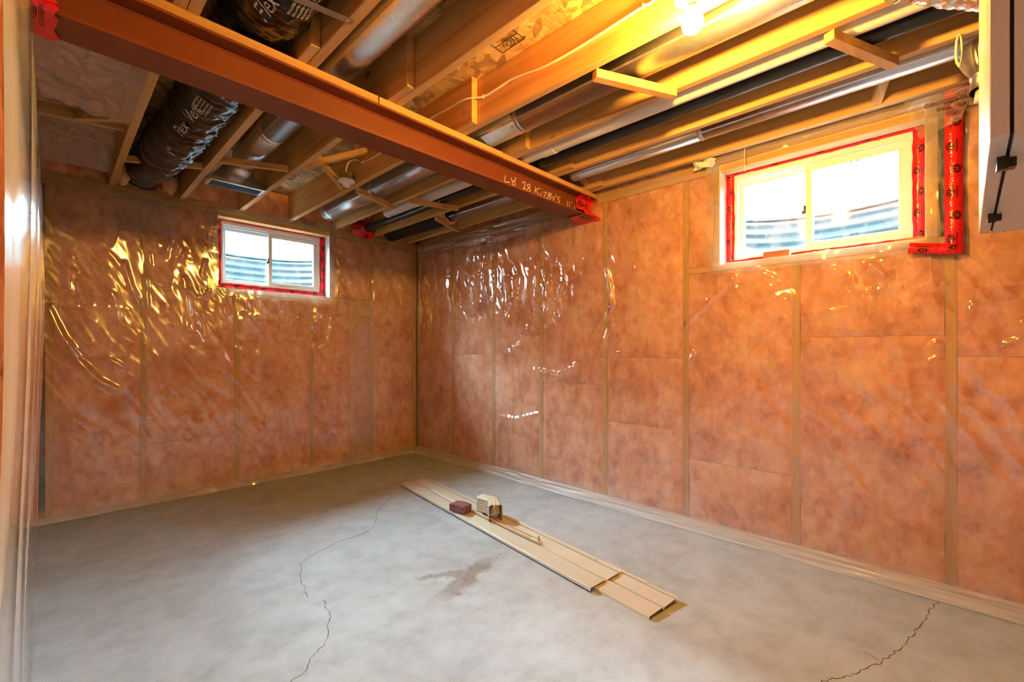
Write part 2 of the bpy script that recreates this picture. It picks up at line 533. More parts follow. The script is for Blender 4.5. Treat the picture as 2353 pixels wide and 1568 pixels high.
_rng = np.random.default_rng(5)
_LAT = _rng.random((64, 64))
def vn(x, y, ox=0.0, oy=0.0):
    x = np.asarray(x, float) + ox; y = np.asarray(y, float) + oy
    xi = np.floor(x).astype(int); yi = np.floor(y).astype(int)
    fx = x - xi; fy = y - yi
    fx = fx * fx * (3 - 2 * fx); fy = fy * fy * (3 - 2 * fy)
    g = lambda a, b: _LAT[a % 64, b % 64]
    return (g(xi, yi) * (1 - fx) * (1 - fy) + g(xi + 1, yi) * fx * (1 - fy) + g(xi, yi + 1) * (1 - fx) * fy + g(xi + 1, yi + 1) * fx * fy)
def fbm(x, y, oct=4, **k):
    s = 0; a = 0.5
    for i in range(oct):
        s = s + a * vn(x * 2 ** i, y * 2 ** i, k.get('ox', 0) + 13 * i, k.get('oy', 0) + 7 * i); a *= 0.5
    return s

def text_flat(body, size, shear=0.0, bold=0.0):
    cu = bpy.data.curves.new('lettering', 'FONT')
    cu.body = body; cu.size = size; cu.resolution_u = 2; cu.shear = shear; cu.offset = bold
    ob = bpy.data.objects.new('lettering', cu)
    COL.objects.link(ob)
    dg = bpy.context.evaluated_depsgraph_get()
    me = bpy.data.meshes.new_from_object(ob.evaluated_get(dg))
    vs = [tuple(q.co) for q in me.vertices]; fs = [tuple(p.vertices) for p in me.polygons]
    bpy.data.objects.remove(ob, do_unlink=True); bpy.data.curves.remove(cu); bpy.data.meshes.remove(me)
    return vs, fs

# ================================================================== FLOOR
floor = MB()
nx, ny = 60, 70
floor.add([(XMIN + (X1 + 0.15 - XMIN) * i / nx, YMIN + (Y1 + 0.15 - YMIN) * j / ny, 0) for j in range(ny + 1) for i in range(nx + 1)],
          [(j * (nx + 1) + i, j * (nx + 1) + i + 1, (j + 1) * (nx + 1) + i + 1, (j + 1) * (nx + 1) + i) for j in range(ny) for i in range(nx)])
floor.box(XMIN, X1 + 0.15, YMIN, Y1 + 0.15, -0.15, -0.002)
FLOOR = struct(floor.build('floor', 'concrete_floor'))

def crack(pix, w):
    pts = [Vector(on_z(px, py, 0.0)) for px, py in pix]
    fine = []
    for a, b in zip(pts[:-1], pts[1:]):
        k = max(2, int((b - a).length / 0.015))
        for i in range(k):
            p = a.lerp(b, i / k)
            fine.append(p + Vector((random.uniform(-1, 1), random.uniform(-1, 1), 0)) * 0.006)
    fine.append(pts[-1])
    ws = [w * random.uniform(0.35, 1.3) for _ in fine]
    ws[0] = ws[-1] = 0.0003
    MB().ribbon(fine, (0, 0, 1), ws, 0.0006).build('crack', 'crack', FLOOR)
crack([(905, 1140), (880, 1160), (866, 1180), (862, 1210), (835, 1228), (778, 1245), (725, 1272), (690, 1295), (694, 1312), (688, 1325), (698, 1350), (706, 1375)], 0.0022)
crack([(745, 1376), (748, 1395), (762, 1415), (754, 1437), (757, 1449), (750, 1472), (737, 1490), (730, 1498), (712, 1517), (705, 1540), (690, 1553), (668, 1568), (620, 1600)], 0.0028)
crack([(2160, 1378), (2140, 1400), (2120, 1430), (2095, 1460), (2070, 1490), (2020, 1525), (1960, 1550), (1890, 1567), (1800, 1590)], 0.0032)
crack([(1975, 1497), (2000, 1505), (2020, 1520)], 0.002)

# ================================================================== FRAME WALLS
def build_sheet(name, mat, u0, u1, z0, z1, disp, hole=None, step=0.015, loc=None, rot=None):
    nu = int((u1 - u0) / step); nz = int((z1 - z0) / step)
    us = np.linspace(u0, u1, nu + 1)
    zs = np.linspace(z0, z1, nz + 1)
    if hole:
        for lim in hole[:2]: us[np.argmin(abs(us - lim))] = lim
        for lim in hole[2:]:
            if z0 < lim < z1: zs[np.argmin(abs(zs - lim))] = lim
    U, Zg = np.meshgrid(us, zs)
    D = disp(U, Zg)
    mb = MB()
    mb.v = list(zip(U.ravel().tolist(), (-D).ravel().tolist(), Zg.ravel().tolist()))
    w = nu + 1
    for j in range(nz):
        zc = (zs[j] + zs[j + 1]) / 2
        for i in range(nu):
            uc = (us[i] + us[i + 1]) / 2
            if hole and hole[0] < uc < hole[1] and hole[2] < zc < hole[3]: continue
            mb.f.append((j * w + i, j * w + i + 1, (j + 1) * w + i + 1, (j + 1) * w + i))
    return mb.build(name, mat, None, True, loc, rot)

def seg_ridge(U, Z, pts, amp, wid):
    """soft ridge along a polyline"""
    best = np.full(U.shape, 9.0)
    for (a, b), (c, d) in zip(pts[:-1], pts[1:]):
        dx, dz = c - a, d - b; L2 = dx * dx + dz * dz
        t = np.clip(((U - a) * dx + (Z - b) * dz) / L2, 0, 1)
        best = np.minimum(best, np.hypot(U - a - t * dx, Z - b - t * dz))
    return amp * np.exp(-(best / wid) ** 2)

def batt(parent, u0, u1, z0, z1, seed, v0=0.006):
    nu = max(4, int((u1 - u0) / 0.018)); nz = max(4, int((z1 - z0) / 0.018))
    us = np.linspace(u0, u1, nu + 1); zs = np.linspace(z0 + 0.001, z1 - 0.001, nz + 1)
    U, Zg = np.meshgrid(us, zs)
    e = np.minimum(np.minimum(U - us[0], us[-1] - U), np.minimum(Zg - zs[0], zs[-1] - Zg))
    pillow = np.clip(e / 0.05, 0, 1) ** 0.5
    lump = fbm(U * 6 + 2 * vn(U * 4, Zg * 4, seed), Zg * 6, 4, ox=seed * 3.1, oy=seed * 1.7) - 0.47
    tuft = fbm(U * 22 + Zg * 7, Zg * 17, 2, ox=seed, oy=seed) - 0.37
    D = v0 + 0.004 - 0.010 * pillow + (0.034 * lump + 0.016 * tuft) * pillow
    side = np.clip(1 - (U - us[0]) / 0.03, 0, 1) - np.clip(1 - (us[-1] - U) / 0.03, 0, 1)
    U = U - side * 0.016 * (vn(Zg * 7, Zg * 0, seed * 2.0 + 1) - 0.25)
    mb = MB()
    mb.v = list(zip(U.ravel().tolist(), D.ravel().tolist(), Zg.ravel().tolist()))
    w = nu + 1
    mb.f = [(j * w + i, j * w + i + 1, (j + 1) * w + i + 1, (j + 1) * w + i) for j in range(nz) for i in range(nu)]
    mb.box(us[0] + 0.002, us[-1] - 0.002, 0.050, 0.085, zs[0], zs[-1])
    return mb.build('insulation_batt', 'insulation', parent, True)

SW = 0.038
def frame_wall(name, loc, rz, u0, u1, studs, opening, seams, top=ZJ, conc=(0.10, 0.37)):
    c0, c1 = conc
    mb = MB()
    if opening:
        a, b, zb, zt = opening
        mb.box(u0 - 0.5, a - 0.01, c0, c1, -0.15, 2.8); mb.box(b + 0.01, u1 + 0.5, c0, c1, -0.15, 2.8)
        mb.box(a - 0.01, b + 0.01, c0, c1, -0.15, zb); mb.box(a - 0.01, b + 0.01, c0, c1, zt, 2.8)
    else:
        mb.box(u0 - 0.1, u1 + 0.1, c0, c1, -0.15, 2.8)
    root = struct(mb.build(name, 'concrete_wall', None, False, loc, (0, 0, rz)))
    MB().box(u0, u1, 0.002, 0.089, 0.0, 0.038).build('bottom_plate', 'wood_x', root)
    MB().box(u0, u1, 0.002, 0.089, top - 0.076, top - 0.039).build('top_plate', 'wood_x', root)
    MB().box(u0, u1, 0.002, 0.089, top - 0.038, top).build('top_plate', 'wood_x', root)
    zt_w = top - 0.077
    for sc_ in studs:
        if opening and opening[0] - 0.01 < sc_ < opening[1] + 0.01:
            MB().box(sc_ - SW / 2, sc_ + SW / 2, 0.003, 0.089, 0.039, opening[2] - 0.040).build('stud', 'wood_stud', root)
        else:
            MB().box(sc_ - SW / 2, sc_ + SW / 2, 0.003, 0.089, 0.039, zt_w).build('stud', 'wood_stud', root)
    edges = sorted(studs)
    if opening:
        left = max(q for q in edges if q < opening[0]); right = min(q for q in edges if q > opening[1])
        MB().box(left + SW / 2, right - SW / 2, 0.004, 0.089, opening[2] - 0.039, opening[2] - 0.002).build('window_sill_plate', 'wood_x', root)
        for q in (opening[0] - 0.024, opening[1] + 0.024):
            if min(abs(q - w_) for w_ in (left, right)) > 0.06:
                MB().box(q - 0.018, q + 0.018, 0.004, 0.089, opening[2] - 0.001, zt_w).build('jack_stud', 'wood_stud', root)
    sd = int(abs(u0) * 10) + 3
    for i, (p, q) in enumerate(zip(edges[:-1], edges[1:])):
        a_, b_ = p + SW / 2, q - SW / 2
        if b_ - a_ < 0.05: continue
        cut = seams[i % len(seams)]
        over = opening and not (b_ < opening[0] or a_ > opening[1])
        ztop = opening[2] - 0.040 if over else zt_w
        zz = [0.039] + [s_ for s_ in cut if 0.15 < s_ < ztop - 0.1] + [ztop]
        for k in range(len(zz) - 1):
            sd += 1
            batt(root, a_, b_, zz[k], zz[k + 1], sd)
        if over:
            if opening[0] - 0.045 - a_ > 0.04: sd += 1; batt(root, a_, opening[0] - 0.043, ztop + 0.04, zt_w, sd)
            if b_ - opening[1] - 0.045 > 0.04: sd += 1; batt(root, opening[1] + 0.043, b_, ztop + 0.04, zt_w, sd)
    return root

OPEN_A = (0.951, 1.873, 1.660, 2.285)
OPEN_B = (-0.985, -0.058, 1.678, 2.285)
studsA = [0.0, 0.483, 1.091, 1.708, 2.32, 2.835]
studsB = [-y for y in (4.225, 3.618, 3.011, 2.432, 1.809, 1.202, 0.584, -0.029, -0.64, -1.25, -1.86, -2.38)]
studsC = [0.8, 1.41, 2.02, 2.63, 3.24, 3.85, 4.19]
WALL_A = frame_wall('wall_back', (0, Y1, 0), 0, XC, X1, studsA, OPEN_A, [[1.10], [0.447], [1.225], [0.423, 1.5], [1.077]])
WALL_B = frame_wall('wall_right', (X1, 0, 0), R(-90), -Y1, -YMIN, studsB, OPEN_B,
                    [[1.087], [1.106], [1.275], [0.884], [0.62, 1.097], [0.445], [1.219], [1.12], [1.1]])
WALL_C = frame_wall('wall_left', (XC, 0, 0), R(90), 0.8, Y1, studsC, None, [[1.1], [0.9], [1.2]], conc=(0.09, 0.105))

# rim insulation between joist ends on the back wall, above the plates
JX = [0.29 + 0.4064 * k for k in range(7)]
edgesX = [XC - 0.1] + JX + [X1]
for k in range(len(JX) + 1):
    a_ = edgesX[k] + (SW if k else 0) ; b_ = edgesX[k + 1]
    if b_ - a_ > 0.05:
        batt(WALL_A, a_ + 0.003, b_ - 0.003, ZJ + 0.002, ZS - 0.004, 60 + k, v0=0.03)
for k in range(10):
    a_ = -4.2 + k * 0.62
    batt(WALL_B, a_, a_ + 0.61, ZJ + 0.002, ZS - 0.004, 80 + k, v0=0.02)

# enclosing walls of the rest of the basement, behind the camera
struct(MB().box(XMIN - 0.1, X1 + 0.3, YMIN - 0.12, YMIN, 0, ZS).build('wall_rear', 'insulation'))
struct(MB().box(XMIN - 0.12, XMIN, YMIN, Y1 + 0.3, 0, ZS).build('wall_side', 'insulation'))

# ------------------------------------------------------------------ plastic vapour barriers
def bay_bulge(U, studs):
    out = np.zeros(U.shape)
    for p, q in zip(sorted(studs)[:-1], sorted(studs)[1:]):
        t = np.clip((U - p) / (q - p), 0, 1)
        out = np.maximum(out, np.sin(np.pi * t))
    return out
def uA(px, py):
    p = on_y(px, py, Y1); return (p[0], p[2])
def uB(px, py):
    p = on_x(px, py, X1); return (-p[1], p[2])
def wrinkle(U, Z, s):
    a = fbm(U * 5.0, Z * 1.6, 3, ox=s, oy=s * 0.7)
    b = fbm(U * 11 + Z * 6, Z * 4, 3, ox=s + 9, oy=s)
    ridge = (1 - np.abs(a * 2.2 - 1.0)) ** 3
    ridge2 = (1 - np.abs(b * 2.2 - 1.0)) ** 4
    c = fbm(U * 26 + Z * 9, Z * 13, 2, ox=s + 4, oy=s + 2)
    d = fbm(U * 2.2, Z * 2.2, 2, ox=s + 21, oy=s + 5)
    patch = np.clip(d * 3.2 - 0.9, 0, 1)
    ridge3 = (1 - np.abs(c * 2.6 - 1.0)) ** 3
    return 0.009 * np.clip(ridge, 0, 1) + 0.006 * np.clip(ridge2, 0, 1) + 0.0030 * np.clip(ridge3, 0, 1) * patch
def dotted(U, Z, z0):
    return 0.005 * np.exp(-((Z - z0) / 0.012) ** 2) * (0.5 + 0.5 * np.sin(U * 160)) * np.clip(fbm(U * 3, Z * 0 + 1, 2) * 3 - 0.8, 0, 1)
def base_fold(U, Z, s):
    return np.clip(1 - Z / 0.12, 0, 1) ** 1.5 * (0.010 + 0.02 * fbm(U * 9, Z * 14, 3, ox=s))

foldsA = [([uA(112, 712), uA(140, 770), uA(180, 830), uA(225, 875), uA(265, 895)], 0.020, 0.022),
          ([uA(285, 605), uA(300, 660), uA(318, 700)], 0.012, 0.012), ([uA(335, 640), uA(338, 705)], 0.010, 0.010),
          ([uA(390, 550), uA(378, 590)], 0.015, 0.012), ([uA(340, 585), uA(345, 610)], 0.012, 0.01),
          ([uA(410, 560), uA(400, 585)], 0.012, 0.010), ([uA(425, 575), uA(415, 600)], 0.010, 0.010),
          ([uA(432, 665), uA(448, 685), uA(470, 683), uA(482, 662)], 0.012, 0.008), ([uA(470, 600), uA(462, 630), uA(468, 640)], 0.010, 0.009),
          ([uA(515, 690), uA(530, 720)], 0.010, 0.010), ([uA(560, 720), uA(600, 770), uA(620, 860)], 0.012, 0.014),
          ([uA(720, 700), uA(738, 705), uA(740, 735)], 0.010, 0.008), ([uA(760, 735), uA(752, 790), uA(735, 800)], 0.012, 0.011),
          ([uA(778, 620), uA(772, 680)], 0.012, 0.008), ([uA(855, 640), uA(860, 690)], 0.010, 0.008),
          ([uA(240, 820), uA(285, 845)], 0.012, 0.012), ([uA(420, 640), uA(440, 760)], 0.006, 0.02)]
def dispA(U, Z):
    d = 0.004 + 0.012 * bay_bulge(U, studsA) * np.clip(Z / 0.15, 0, 1) + wrinkle(U, Z, 2.0) + dotted(U, Z, 1.45) + base_fold(U, Z, 1.0)
    for p, a, w in foldsA: d = d + seg_ridge(U, Z, p, a, w)
    return d
PLA = build_sheet('plastic_sheet', 'plastic', XC + 0.01, X1 - 0.006, 0.004, ZJ + 0.02, dispA, OPEN_A, 0.0095, (0, Y1, 0), (0, 0, 0))
tag(PLA, 'clear plastic vapour barrier stapled over the pink insulation of the back wall', 'plastic sheet', 'vapour barriers')

foldsB = [([uB(1400, 615), uB(1408, 660), uB(1412, 700)], 0.030, 0.016), ([uB(1412, 700), uB(1395, 735)], 0.016, 0.012),
          ([uB(1255, 855), uB(1285, 863), uB(1310, 856), uB(1330, 838)], 0.026, 0.016), ([uB(1255, 855), uB(1230, 850)], 0.014, 0.018),
          ([uB(1150, 955), uB(1190, 962), uB(1240, 950)], 0.014, 0.016), ([uB(1215, 755), uB(1200, 790), uB(1160, 822)], 0.014, 0.018),
          ([uB(1390, 830), uB(1425, 815)], 0.014, 0.016), ([uB(1255, 615), uB(1265, 660), uB(1258, 715)], 0.020, 0.012),
          ([uB(1275, 630), uB(1270, 690), uB(1262, 725)], 0.018, 0.010), ([uB(1300, 650), uB(1280, 700), uB(1265, 722)], 0.020, 0.010),
          ([uB(1140, 600), uB(1142, 640), uB(1138, 700), uB(1136, 760)], 0.018, 0.009), ([uB(1100, 620), uB(1098, 700), uB(1090, 720)], 0.022, 0.020),
          ([uB(1085, 620), uB(1090, 640)], 0.016, 0.012), ([uB(1165, 610), uB(1175, 680), uB(1185, 720)], 0.020, 0.018),
          ([uB(1190, 640), uB(1185, 700)], 0.016, 0.014), ([uB(1205, 640), uB(1195, 690)], 0.014, 0.010),
          ([uB(1130, 560), uB(1100, 570)], 0.014, 0.012), ([uB(1040, 560), uB(1036, 590)], 0.010, 0.010),
          ([uB(1095, 995), uB(1130, 940)], 0.012, 0.010), ([uB(1400, 760), uB(1385, 800)], 0.010, 0.010),
          ([uB(1690, 640), uB(1640, 690), uB(1575, 750)], 0.014, 0.012), ([uB(1600, 805), uB(1585, 840)], 0.010, 0.010),
          ([uB(1740, 620), uB(1800, 650)], 0.010, 0.012), ([uB(2000, 610), uB(2040, 640)], 0.016, 0.018), ([uB(1945, 640), uB(1920, 620)], 0.012, 0.012),
          ([uB(2028, 660), uB(2022, 720), uB(2030, 760)], 0.014, 0.010), ([uB(2135, 800), uB(2150, 785), uB(2165, 800)], 0.012, 0.008),
          ([uB(2135, 830), uB(2155, 820)], 0.010, 0.008), ([uB(2235, 700), uB(2228, 740)], 0.014, 0.009), ([uB(2310, 790), uB(2345, 780), uB(2350, 740)], 0.012, 0.010),
          ([uB(2220, 930), uB(2290, 975)], 0.010, 0.010), ([uB(1480, 690), uB(1465, 660)], 0.010, 0.010)]
def dispB(U, Z):
    hang = np.clip((Z - 1.3) / 0.9, 0, 1)
    vf = (1 - np.abs(2 * vn(U * 15 + 0.6 * np.sin(Z * 5), Z * 1.1, 3, 8) - 1)) ** 4
    mask = np.exp(-((U + 2.75) / 0.75) ** 2)
    d = 0.004 + 0.014 * bay_bulge(U, studsB) * np.clip(Z / 0.15, 0, 1) + wrinkle(U, Z, 6.0) + dotted(U, Z, 1.445) + base_fold(U, Z, 4.0) + 0.022 * vf * hang * mask
    near = np.exp(-((U + 0.25) / 0.75) ** 2) * np.clip((Z - 1.0) / 0.3, 0, 1)
    cr_ = (1 - np.abs(2.4 * fbm(U * 9 - Z * 5, Z * 10, 3, ox=40, oy=12) - 1)) ** 3
    d = d + 0.010 * np.clip(cr_, 0, 1) * near * np.clip(fbm(U * 3, Z * 3, 2, ox=3, oy=9) * 4 - 1.2, 0, 1)
    for p, a, w in foldsB: d = d + seg_ridge(U, Z, p, a, w)
    return d
PLB = build_sheet('plastic_sheet', 'plastic', -Y1 + 0.02, 1.6, 0.004, ZJ + 0.03, dispB, OPEN_B, 0.0095, (X1, 0, 0), (0, 0, R(-90)))
tag(PLB, 'clear wrinkled plastic vapour barrier covering the long right wall insulation', 'plastic sheet', 'vapour barriers')

def dispC(U, Z):
    fold = np.sin(U * 13 + 1.2 * np.sin(Z * 1.6) + 2.5 * vn(U * 1.5, Z * 0.8, 11, 3)) * 0.5 + 0.5
    fold2 = (1 - np.abs(2 * vn(U * 12 + 0.5 * np.sin(Z * 4), Z * 0.9, 31, 5) - 1)) ** 3
    belly = np.exp(-((Z - 1.45) / 0.8) ** 2)
    k = np.clip((4.22 - U) / 0.5, 0, 1)
    return 0.004 + k * (0.012 * belly + 0.026 * fold * (0.4 + belly) * 0.7 + 0.003 * fold2)
PLC = build_sheet('plastic_sheet', 'plastic_drape', 0.8, Y1 - 0.02, 0.004, 2.40, dispC, None, 0.0145, (XC, 0, 0), (0, 0, R(90)))
tag(PLC, 'milky plastic sheeting hanging in loose vertical folds at the left edge', 'plastic sheet', 'vapour barriers')

# ------------------------------------------------------------------ windows
def build_window(name, opening, loc, rz, label, flap_seed):
    a, b, zb, zt = opening
    fu0, fu1, fz0, fz1 = a + 0.037, b - 0.040, 1.700, 2.240
    V = 0.11
    fr = MB()
    fw = 0.030
    def ring(mb, u0, u1, z0, z1, w, v0, v1):
        mb.bbox(u0, u1, v0, v1, z0, z0 + w, 0.003); mb.bbox(u0, u1, v0, v1, z1 - w, z1, 0.003)
        mb.bbox(u0, u0 + w, v0, v1, z0 + w, z1 - w, 0.003); mb.bbox(u1 - w, u1, v0, v1, z0 + w, z1 - w, 0.003)
    ring(fr, fu0, fu1, fz0, fz1, fw, V, V + 0.075)
    root = struct(fr.build(name, 'upvc', None, False, loc, (0, 0, rz)), label)
    # upper track step
    MB().box(fu0 + fw, fu1 - fw, V + 0.018, V + 0.075, fz1 - fw - 0.014, fz1 - fw).build('track', 'upvc', root)
    mid = fu0 + 0.47 * (fu1 - fu0)
    # left sash further out, right sash in front
    for (s0, s1, v0, w) in ((fu0 + fw, mid + 0.02, V + 0.046, 0.026), (mid - 0.014, fu1 - fw, V + 0.014, 0.032)):
        sm = MB(); ring(sm, s0, s1, fz0 + fw, fz1 - fw - 0.012, w, v0, v0 + 0.024)
        sash = sm.build('sash', 'upvc', root)
        MB().box(s0 + w, s1 - w, v0 + 0.010, v0 + 0.014, fz0 + fw + w, fz1 - fw - 0.012 - w).build('pane', 'glass', sash)
    lt = MB(); lt.bbox(mid - 0.022, mid - 0.012, V + 0.006, V + 0.03, 1.93, 1.975, 0.002); lt.bbox(mid - 0.030, mid - 0.020, V + 0.004, V + 0.014, 1.925, 1.945, 0.002)
    lt.build('latch', 'black_plastic', root)
    for zz in (fz1 - fw - 0.046, fz0 + fw + 0.034):
        g = MB(); uu = mid + 0.21
        for p, q in (((-0.014, 0.012), (-0.014, -0.010)), ((-0.014, -0.010), (0.014, -0.010)), ((0.014, -0.010), (0.014, 0.012)), ((-0.014, 0.012), (0.014, 0.012))):
            g.bar((uu + p[0], V + 0.018, zz + p[1]), (uu + q[0], V + 0.018, zz + q[1]), 0.003, 0.003, (0, 1, 0))
        g.build('pull_tab', 'black_plastic', root)
    # lining of the reveal: film over boards
    ln = MB(); e = 0.004
    ln.box(a - e, a, 0.0, V + 0.02, zb - e, zt + e); ln.box(b, b + e, 0.0, V + 0.02, zb - e, zt + e)
    ln.box(a, b, 0.0, V + 0.02, zb - e, zb); ln.box(a, b, 0.0, V + 0.02, zt, zt + e)
    for q0, q1, w0, w1 in ((a, fu0, zb, zt), (fu1, b, zb, zt)): ln.box(q0, q1, V + 0.004, V + 0.02, w0, w1)
    ln.box(fu0, fu1, V + 0.004, V + 0.02, zb, fz0); ln.box(fu0, fu1, V + 0.004, V + 0.02, fz1, zt)
    ln.build('reveal_lining', 'film_white', root)
    # red sheathing tape over the joint between film and frame
    tw = 0.050
    def tp(p, q):
        pts = [Vector(p).lerp(Vector(q), i / 14) for i in range(15)]
        MB().ribbon(pts, (0, -1, 0), [tw * random.uniform(0.86, 1.08) for _ in pts], 0.0035, 0.004).build('red_tape', 'red_tape', root, True)
    y = V
    tp((fu0 - 0.012, y, fz0 - 0.03), (fu0 - 0.012, y, fz1 + 0.045))
    tp((fu1 + 0.016, y, fz0 - 0.03), (fu1 + 0.016, y, fz1 + 0.045))
    tp((fu0 - 0.03, y - 0.002, fz1 + 0.026), ((fu0 + fu1) / 2 + 0.02, y - 0.002, fz1 + 0.022)); tp(((fu0 + fu1) / 2 - 0.02, y - 0.003, fz1 + 0.024), (fu1 + 0.03, y - 0.003, fz1 + 0.024))
    tp((fu0 - 0.03, y - 0.002, fz0 - 0.012), ((fu0 + fu1) / 2 + 0.03, y - 0.002, fz0 - 0.016)); tp(((fu0 + fu1) / 2, y - 0.003, fz0 - 0.014), (fu1 + 0.03, y - 0.003, fz0 - 0.018))
    # film flaps folded onto the wall around the opening
    def flap(u0, u1, z0, z1, s):
        nu, nz = max(3, int((u1 - u0) / 0.02)), max(3, int((z1 - z0) / 0.02))
        mb = MB()
        for j in range(nz + 1):
            for i in range(nu + 1):
                u = u0 + (u1 - u0) * i / nu; z = z0 + (z1 - z0) * j / nz
                ragged = 0.012 * (float(vn(u * 9 + z * 7, s)) - 0.5)
                vv = -(0.030 + 0.016 * float(fbm(np.array(u * 14), np.array(z * 14), 3, ox=s)))
                mb.v.append((u + (ragged if i in (0, nu) else 0), vv, z + (ragged if j in (0, nz) else 0)))
        w = nu + 1
        mb.f = [(j * w + i, j * w + i + 1, (j + 1) * w + i + 1, (j + 1) * w + i) for j in range(nz) for i in range(nu)]
        mb.build('film_flap', 'plastic_flap', root, True)
    flap(a - 0.05, b + 0.04, zb - 0.065, zb, flap_seed)
    flap(a - 0.02, b + 0.05, zt, zt + 0.07, flap_seed + 1)
    flap(a - 0.07, a, zb - 0.01, zt, flap_seed + 2)
    flap(b, b + 0.05, zb - 0.01, zt + 0.02, flap_seed + 3)
    return root
WIN1 = build_window('window_1', OPEN_A, (0, Y1, 0), 0, 'white sliding basement window with red taped edges in the back wall', 3)
WIN2 = build_window('window_2', OPEN_B, (X1, 0, 0), R(-90), 'white sliding basement window with red taped edges in the right wall', 9)

# galvanised corrugated window wells outside, with gravel
def build_well(opening, loc, rz, label):
    root = thing('window_well', label, 'window well', loc, rz, 'corrugated window wells')
    uc = (opening[0] + opening[1]) / 2
    nz, na = 72, 40
    mb = MB()
    for j in range(nz + 1):
        z = 1.25 + (2.12 - 1.25) * j / nz
        ph = 2 * math.pi * z / 0.068
        off = 0.011 * math.sin(ph)
        for i in range(na + 1):
            t = math.pi * i / na
            mb.v.append((uc - (0.66 + off) * math.cos(t), 0.372 + (0.62 + off) * math.sin(t) ** 0.8, z))
    w = na + 1
    mb.f = [(j * w + i, j * w + i + 1, (j + 1) * w + i + 1, (j + 1) * w + i) for j in range(nz) for i in range(na)]
    mb.build('corrugated_wall', 'well_steel', root, True)
    rim = [(uc - 0.66 * math.cos(math.pi * i / na), 0.372 + 0.62 * math.sin(math.pi * i / na) ** 0.8, 2.125) for i in range(na + 1)]
    MB().tube(rim, 0.012, 8).build('rim', 'well_steel', root, True)
    g = MB()
    for j in range(21):
        for i in range(21):
            u = uc - 0.68 + 1.36 * i / 20; v = 0.372 + 0.66 * j / 20
            g.v.append((u, v, 1.42 + 0.05 * float(vn(u * 14, v * 14))))
    g.f = [(j * 21 + i, j * 21 + i + 1, (j + 1) * 21 + i + 1, (j + 1) * 21 + i) for j in range(20) for i in range(20)]
    g.build('gravel_bed', 'gravel', root)
    return root
build_well(OPEN_A, (0, Y1, 0), 0, 'corrugated steel window well outside the back wall window')
build_well(OPEN_B, (X1, 0, 0), R(-90), 'corrugated steel window well outside the right wall window')
# the ground around the house, left open at the wells
gm = MB()
gz0, gz1 = 1.6, 2.08
gm.box(XMIN, 0.70, Y1 + 0.371, 8, gz0, gz1); gm.box(2.12, 8, Y1 + 0.371, 8, gz0, gz1); gm.box(0.70, 2.12, Y1 + 1.03, 8, gz0, gz1)
gm.box(X1 + 0.371, 8, YMIN, -0.19, gz0, gz1); gm.box(X1 + 0.371, 8, 1.23, Y1 + 0.371, gz0, gz1); gm.box(X1 + 1.03, 8, -0.19, 1.23, gz0, gz1)
struct(gm.build('ground', 'soil'))

# ================================================================== CEILING
ce = MB().box(XMIN, X1 + 0.4, YMIN, Y1 + 0.4, ZS + 0.02, ZS + 0.05)
CEIL = struct(ce.build('ceiling', 'osb'))
px0 = [XMIN, -1.33, -0.11, 1.11, 2.33, X1 + 0.36]
for i in range(5):
    ys = [YMIN, -0.35, 2.09, Y1 + 0.36] if i % 2 else [YMIN, 0.87, 3.31, Y1 + 0.36]
    for p, q in zip(ys[:-1], ys[1:]):
        MB().box(px0[i] + 0.0015, px0[i + 1] - 0.0015, p + 0.0015, q - 0.0015, ZS, ZS + 0.019).build('subfloor_panel', 'osb', CEIL)

NEAR_OFF = 0.040
def joist(x, y0, y1, jh=JH):
    return MB().bbox(0, SW, 0, y1 - y0, 0, jh, 0.003).build('joist', 'wood_y', CEIL, False, (x, y0, ZJ))
for k, x in enumerate(JX):
    joist(x, 1.73 + 0.02 * math.sin(k * 2.3), Y1 + 0.10)
    joist(x + NEAR_OFF, YMIN, 2.13 + 0.02 * math.sin(k * 1.7))
for k in (-1, -2, -3, -4, -5, -6):
    if 0.29 + 0.4064 * k > XMIN: joist(0.29 + 0.4064 * k, YMIN, Y1 + 0.1)

def strut(a, b, w=0.019, h=0.040, up=(0, 0, 1)):
    MB().bar(a, b, w, h, up).build('bridging', 'wood_x', CEIL)
zl, zh = ZJ + 0.026, ZJ + 0.19
strut((0.328, 3.69, zl), (0.70, 3.48, zl), 0.030, 0.036)
strut((0.738, 3.29, zl), (1.103, 3.12, zl), 0.030, 0.036)
strut((1.141, 3.02, zl), (1.51, 2.83, zh), 0.034, 0.034)
strut((1.16, 3.00, zh), (1.51, 3.20, zl), 0.034, 0.034)
strut((1.548, 3.05, zl - 0.044), (1.916, 3.20, zl - 0.044), 0.034, 0.034)
strut((1.954, 2.98, zl - 0.040), (2.322, 2.86, zl - 0.040), 0.034, 0.034)
strut((2.360, 3.20, zl - 0.044), (2.729, 3.36, zl - 0.044), 0.034, 0.034)
strut((1.588, 1.05, zl - 0.046), (1.956, 0.87, zl - 0.046), 0.036, 0.036)
strut((1.994, 0.30, zl - 0.046), (2.362, 0.14, zl - 0.046), 0.036, 0.036)
strut((2.40, 0.10, zh), (2.769, 0.23, zl - 0.005), 0.036, 0.036)
strut((2.40, 1.93, zh), (2.769, 1.86, zl - 0.005), 0.034, 0.034)
strut((0.10, 3.25, zl + 0.02), (0.29, 3.02, zl), 0.034, 0.040)
strut((-0.08, 3.30, zl + 0.03), (0.29, 3.28, zl + 0.05), 0.034, 0.060)
strut((0.369, 1.99 + 0.1, zl + 0.12), (0.70, 2.33, zl), 0.034, 0.036)

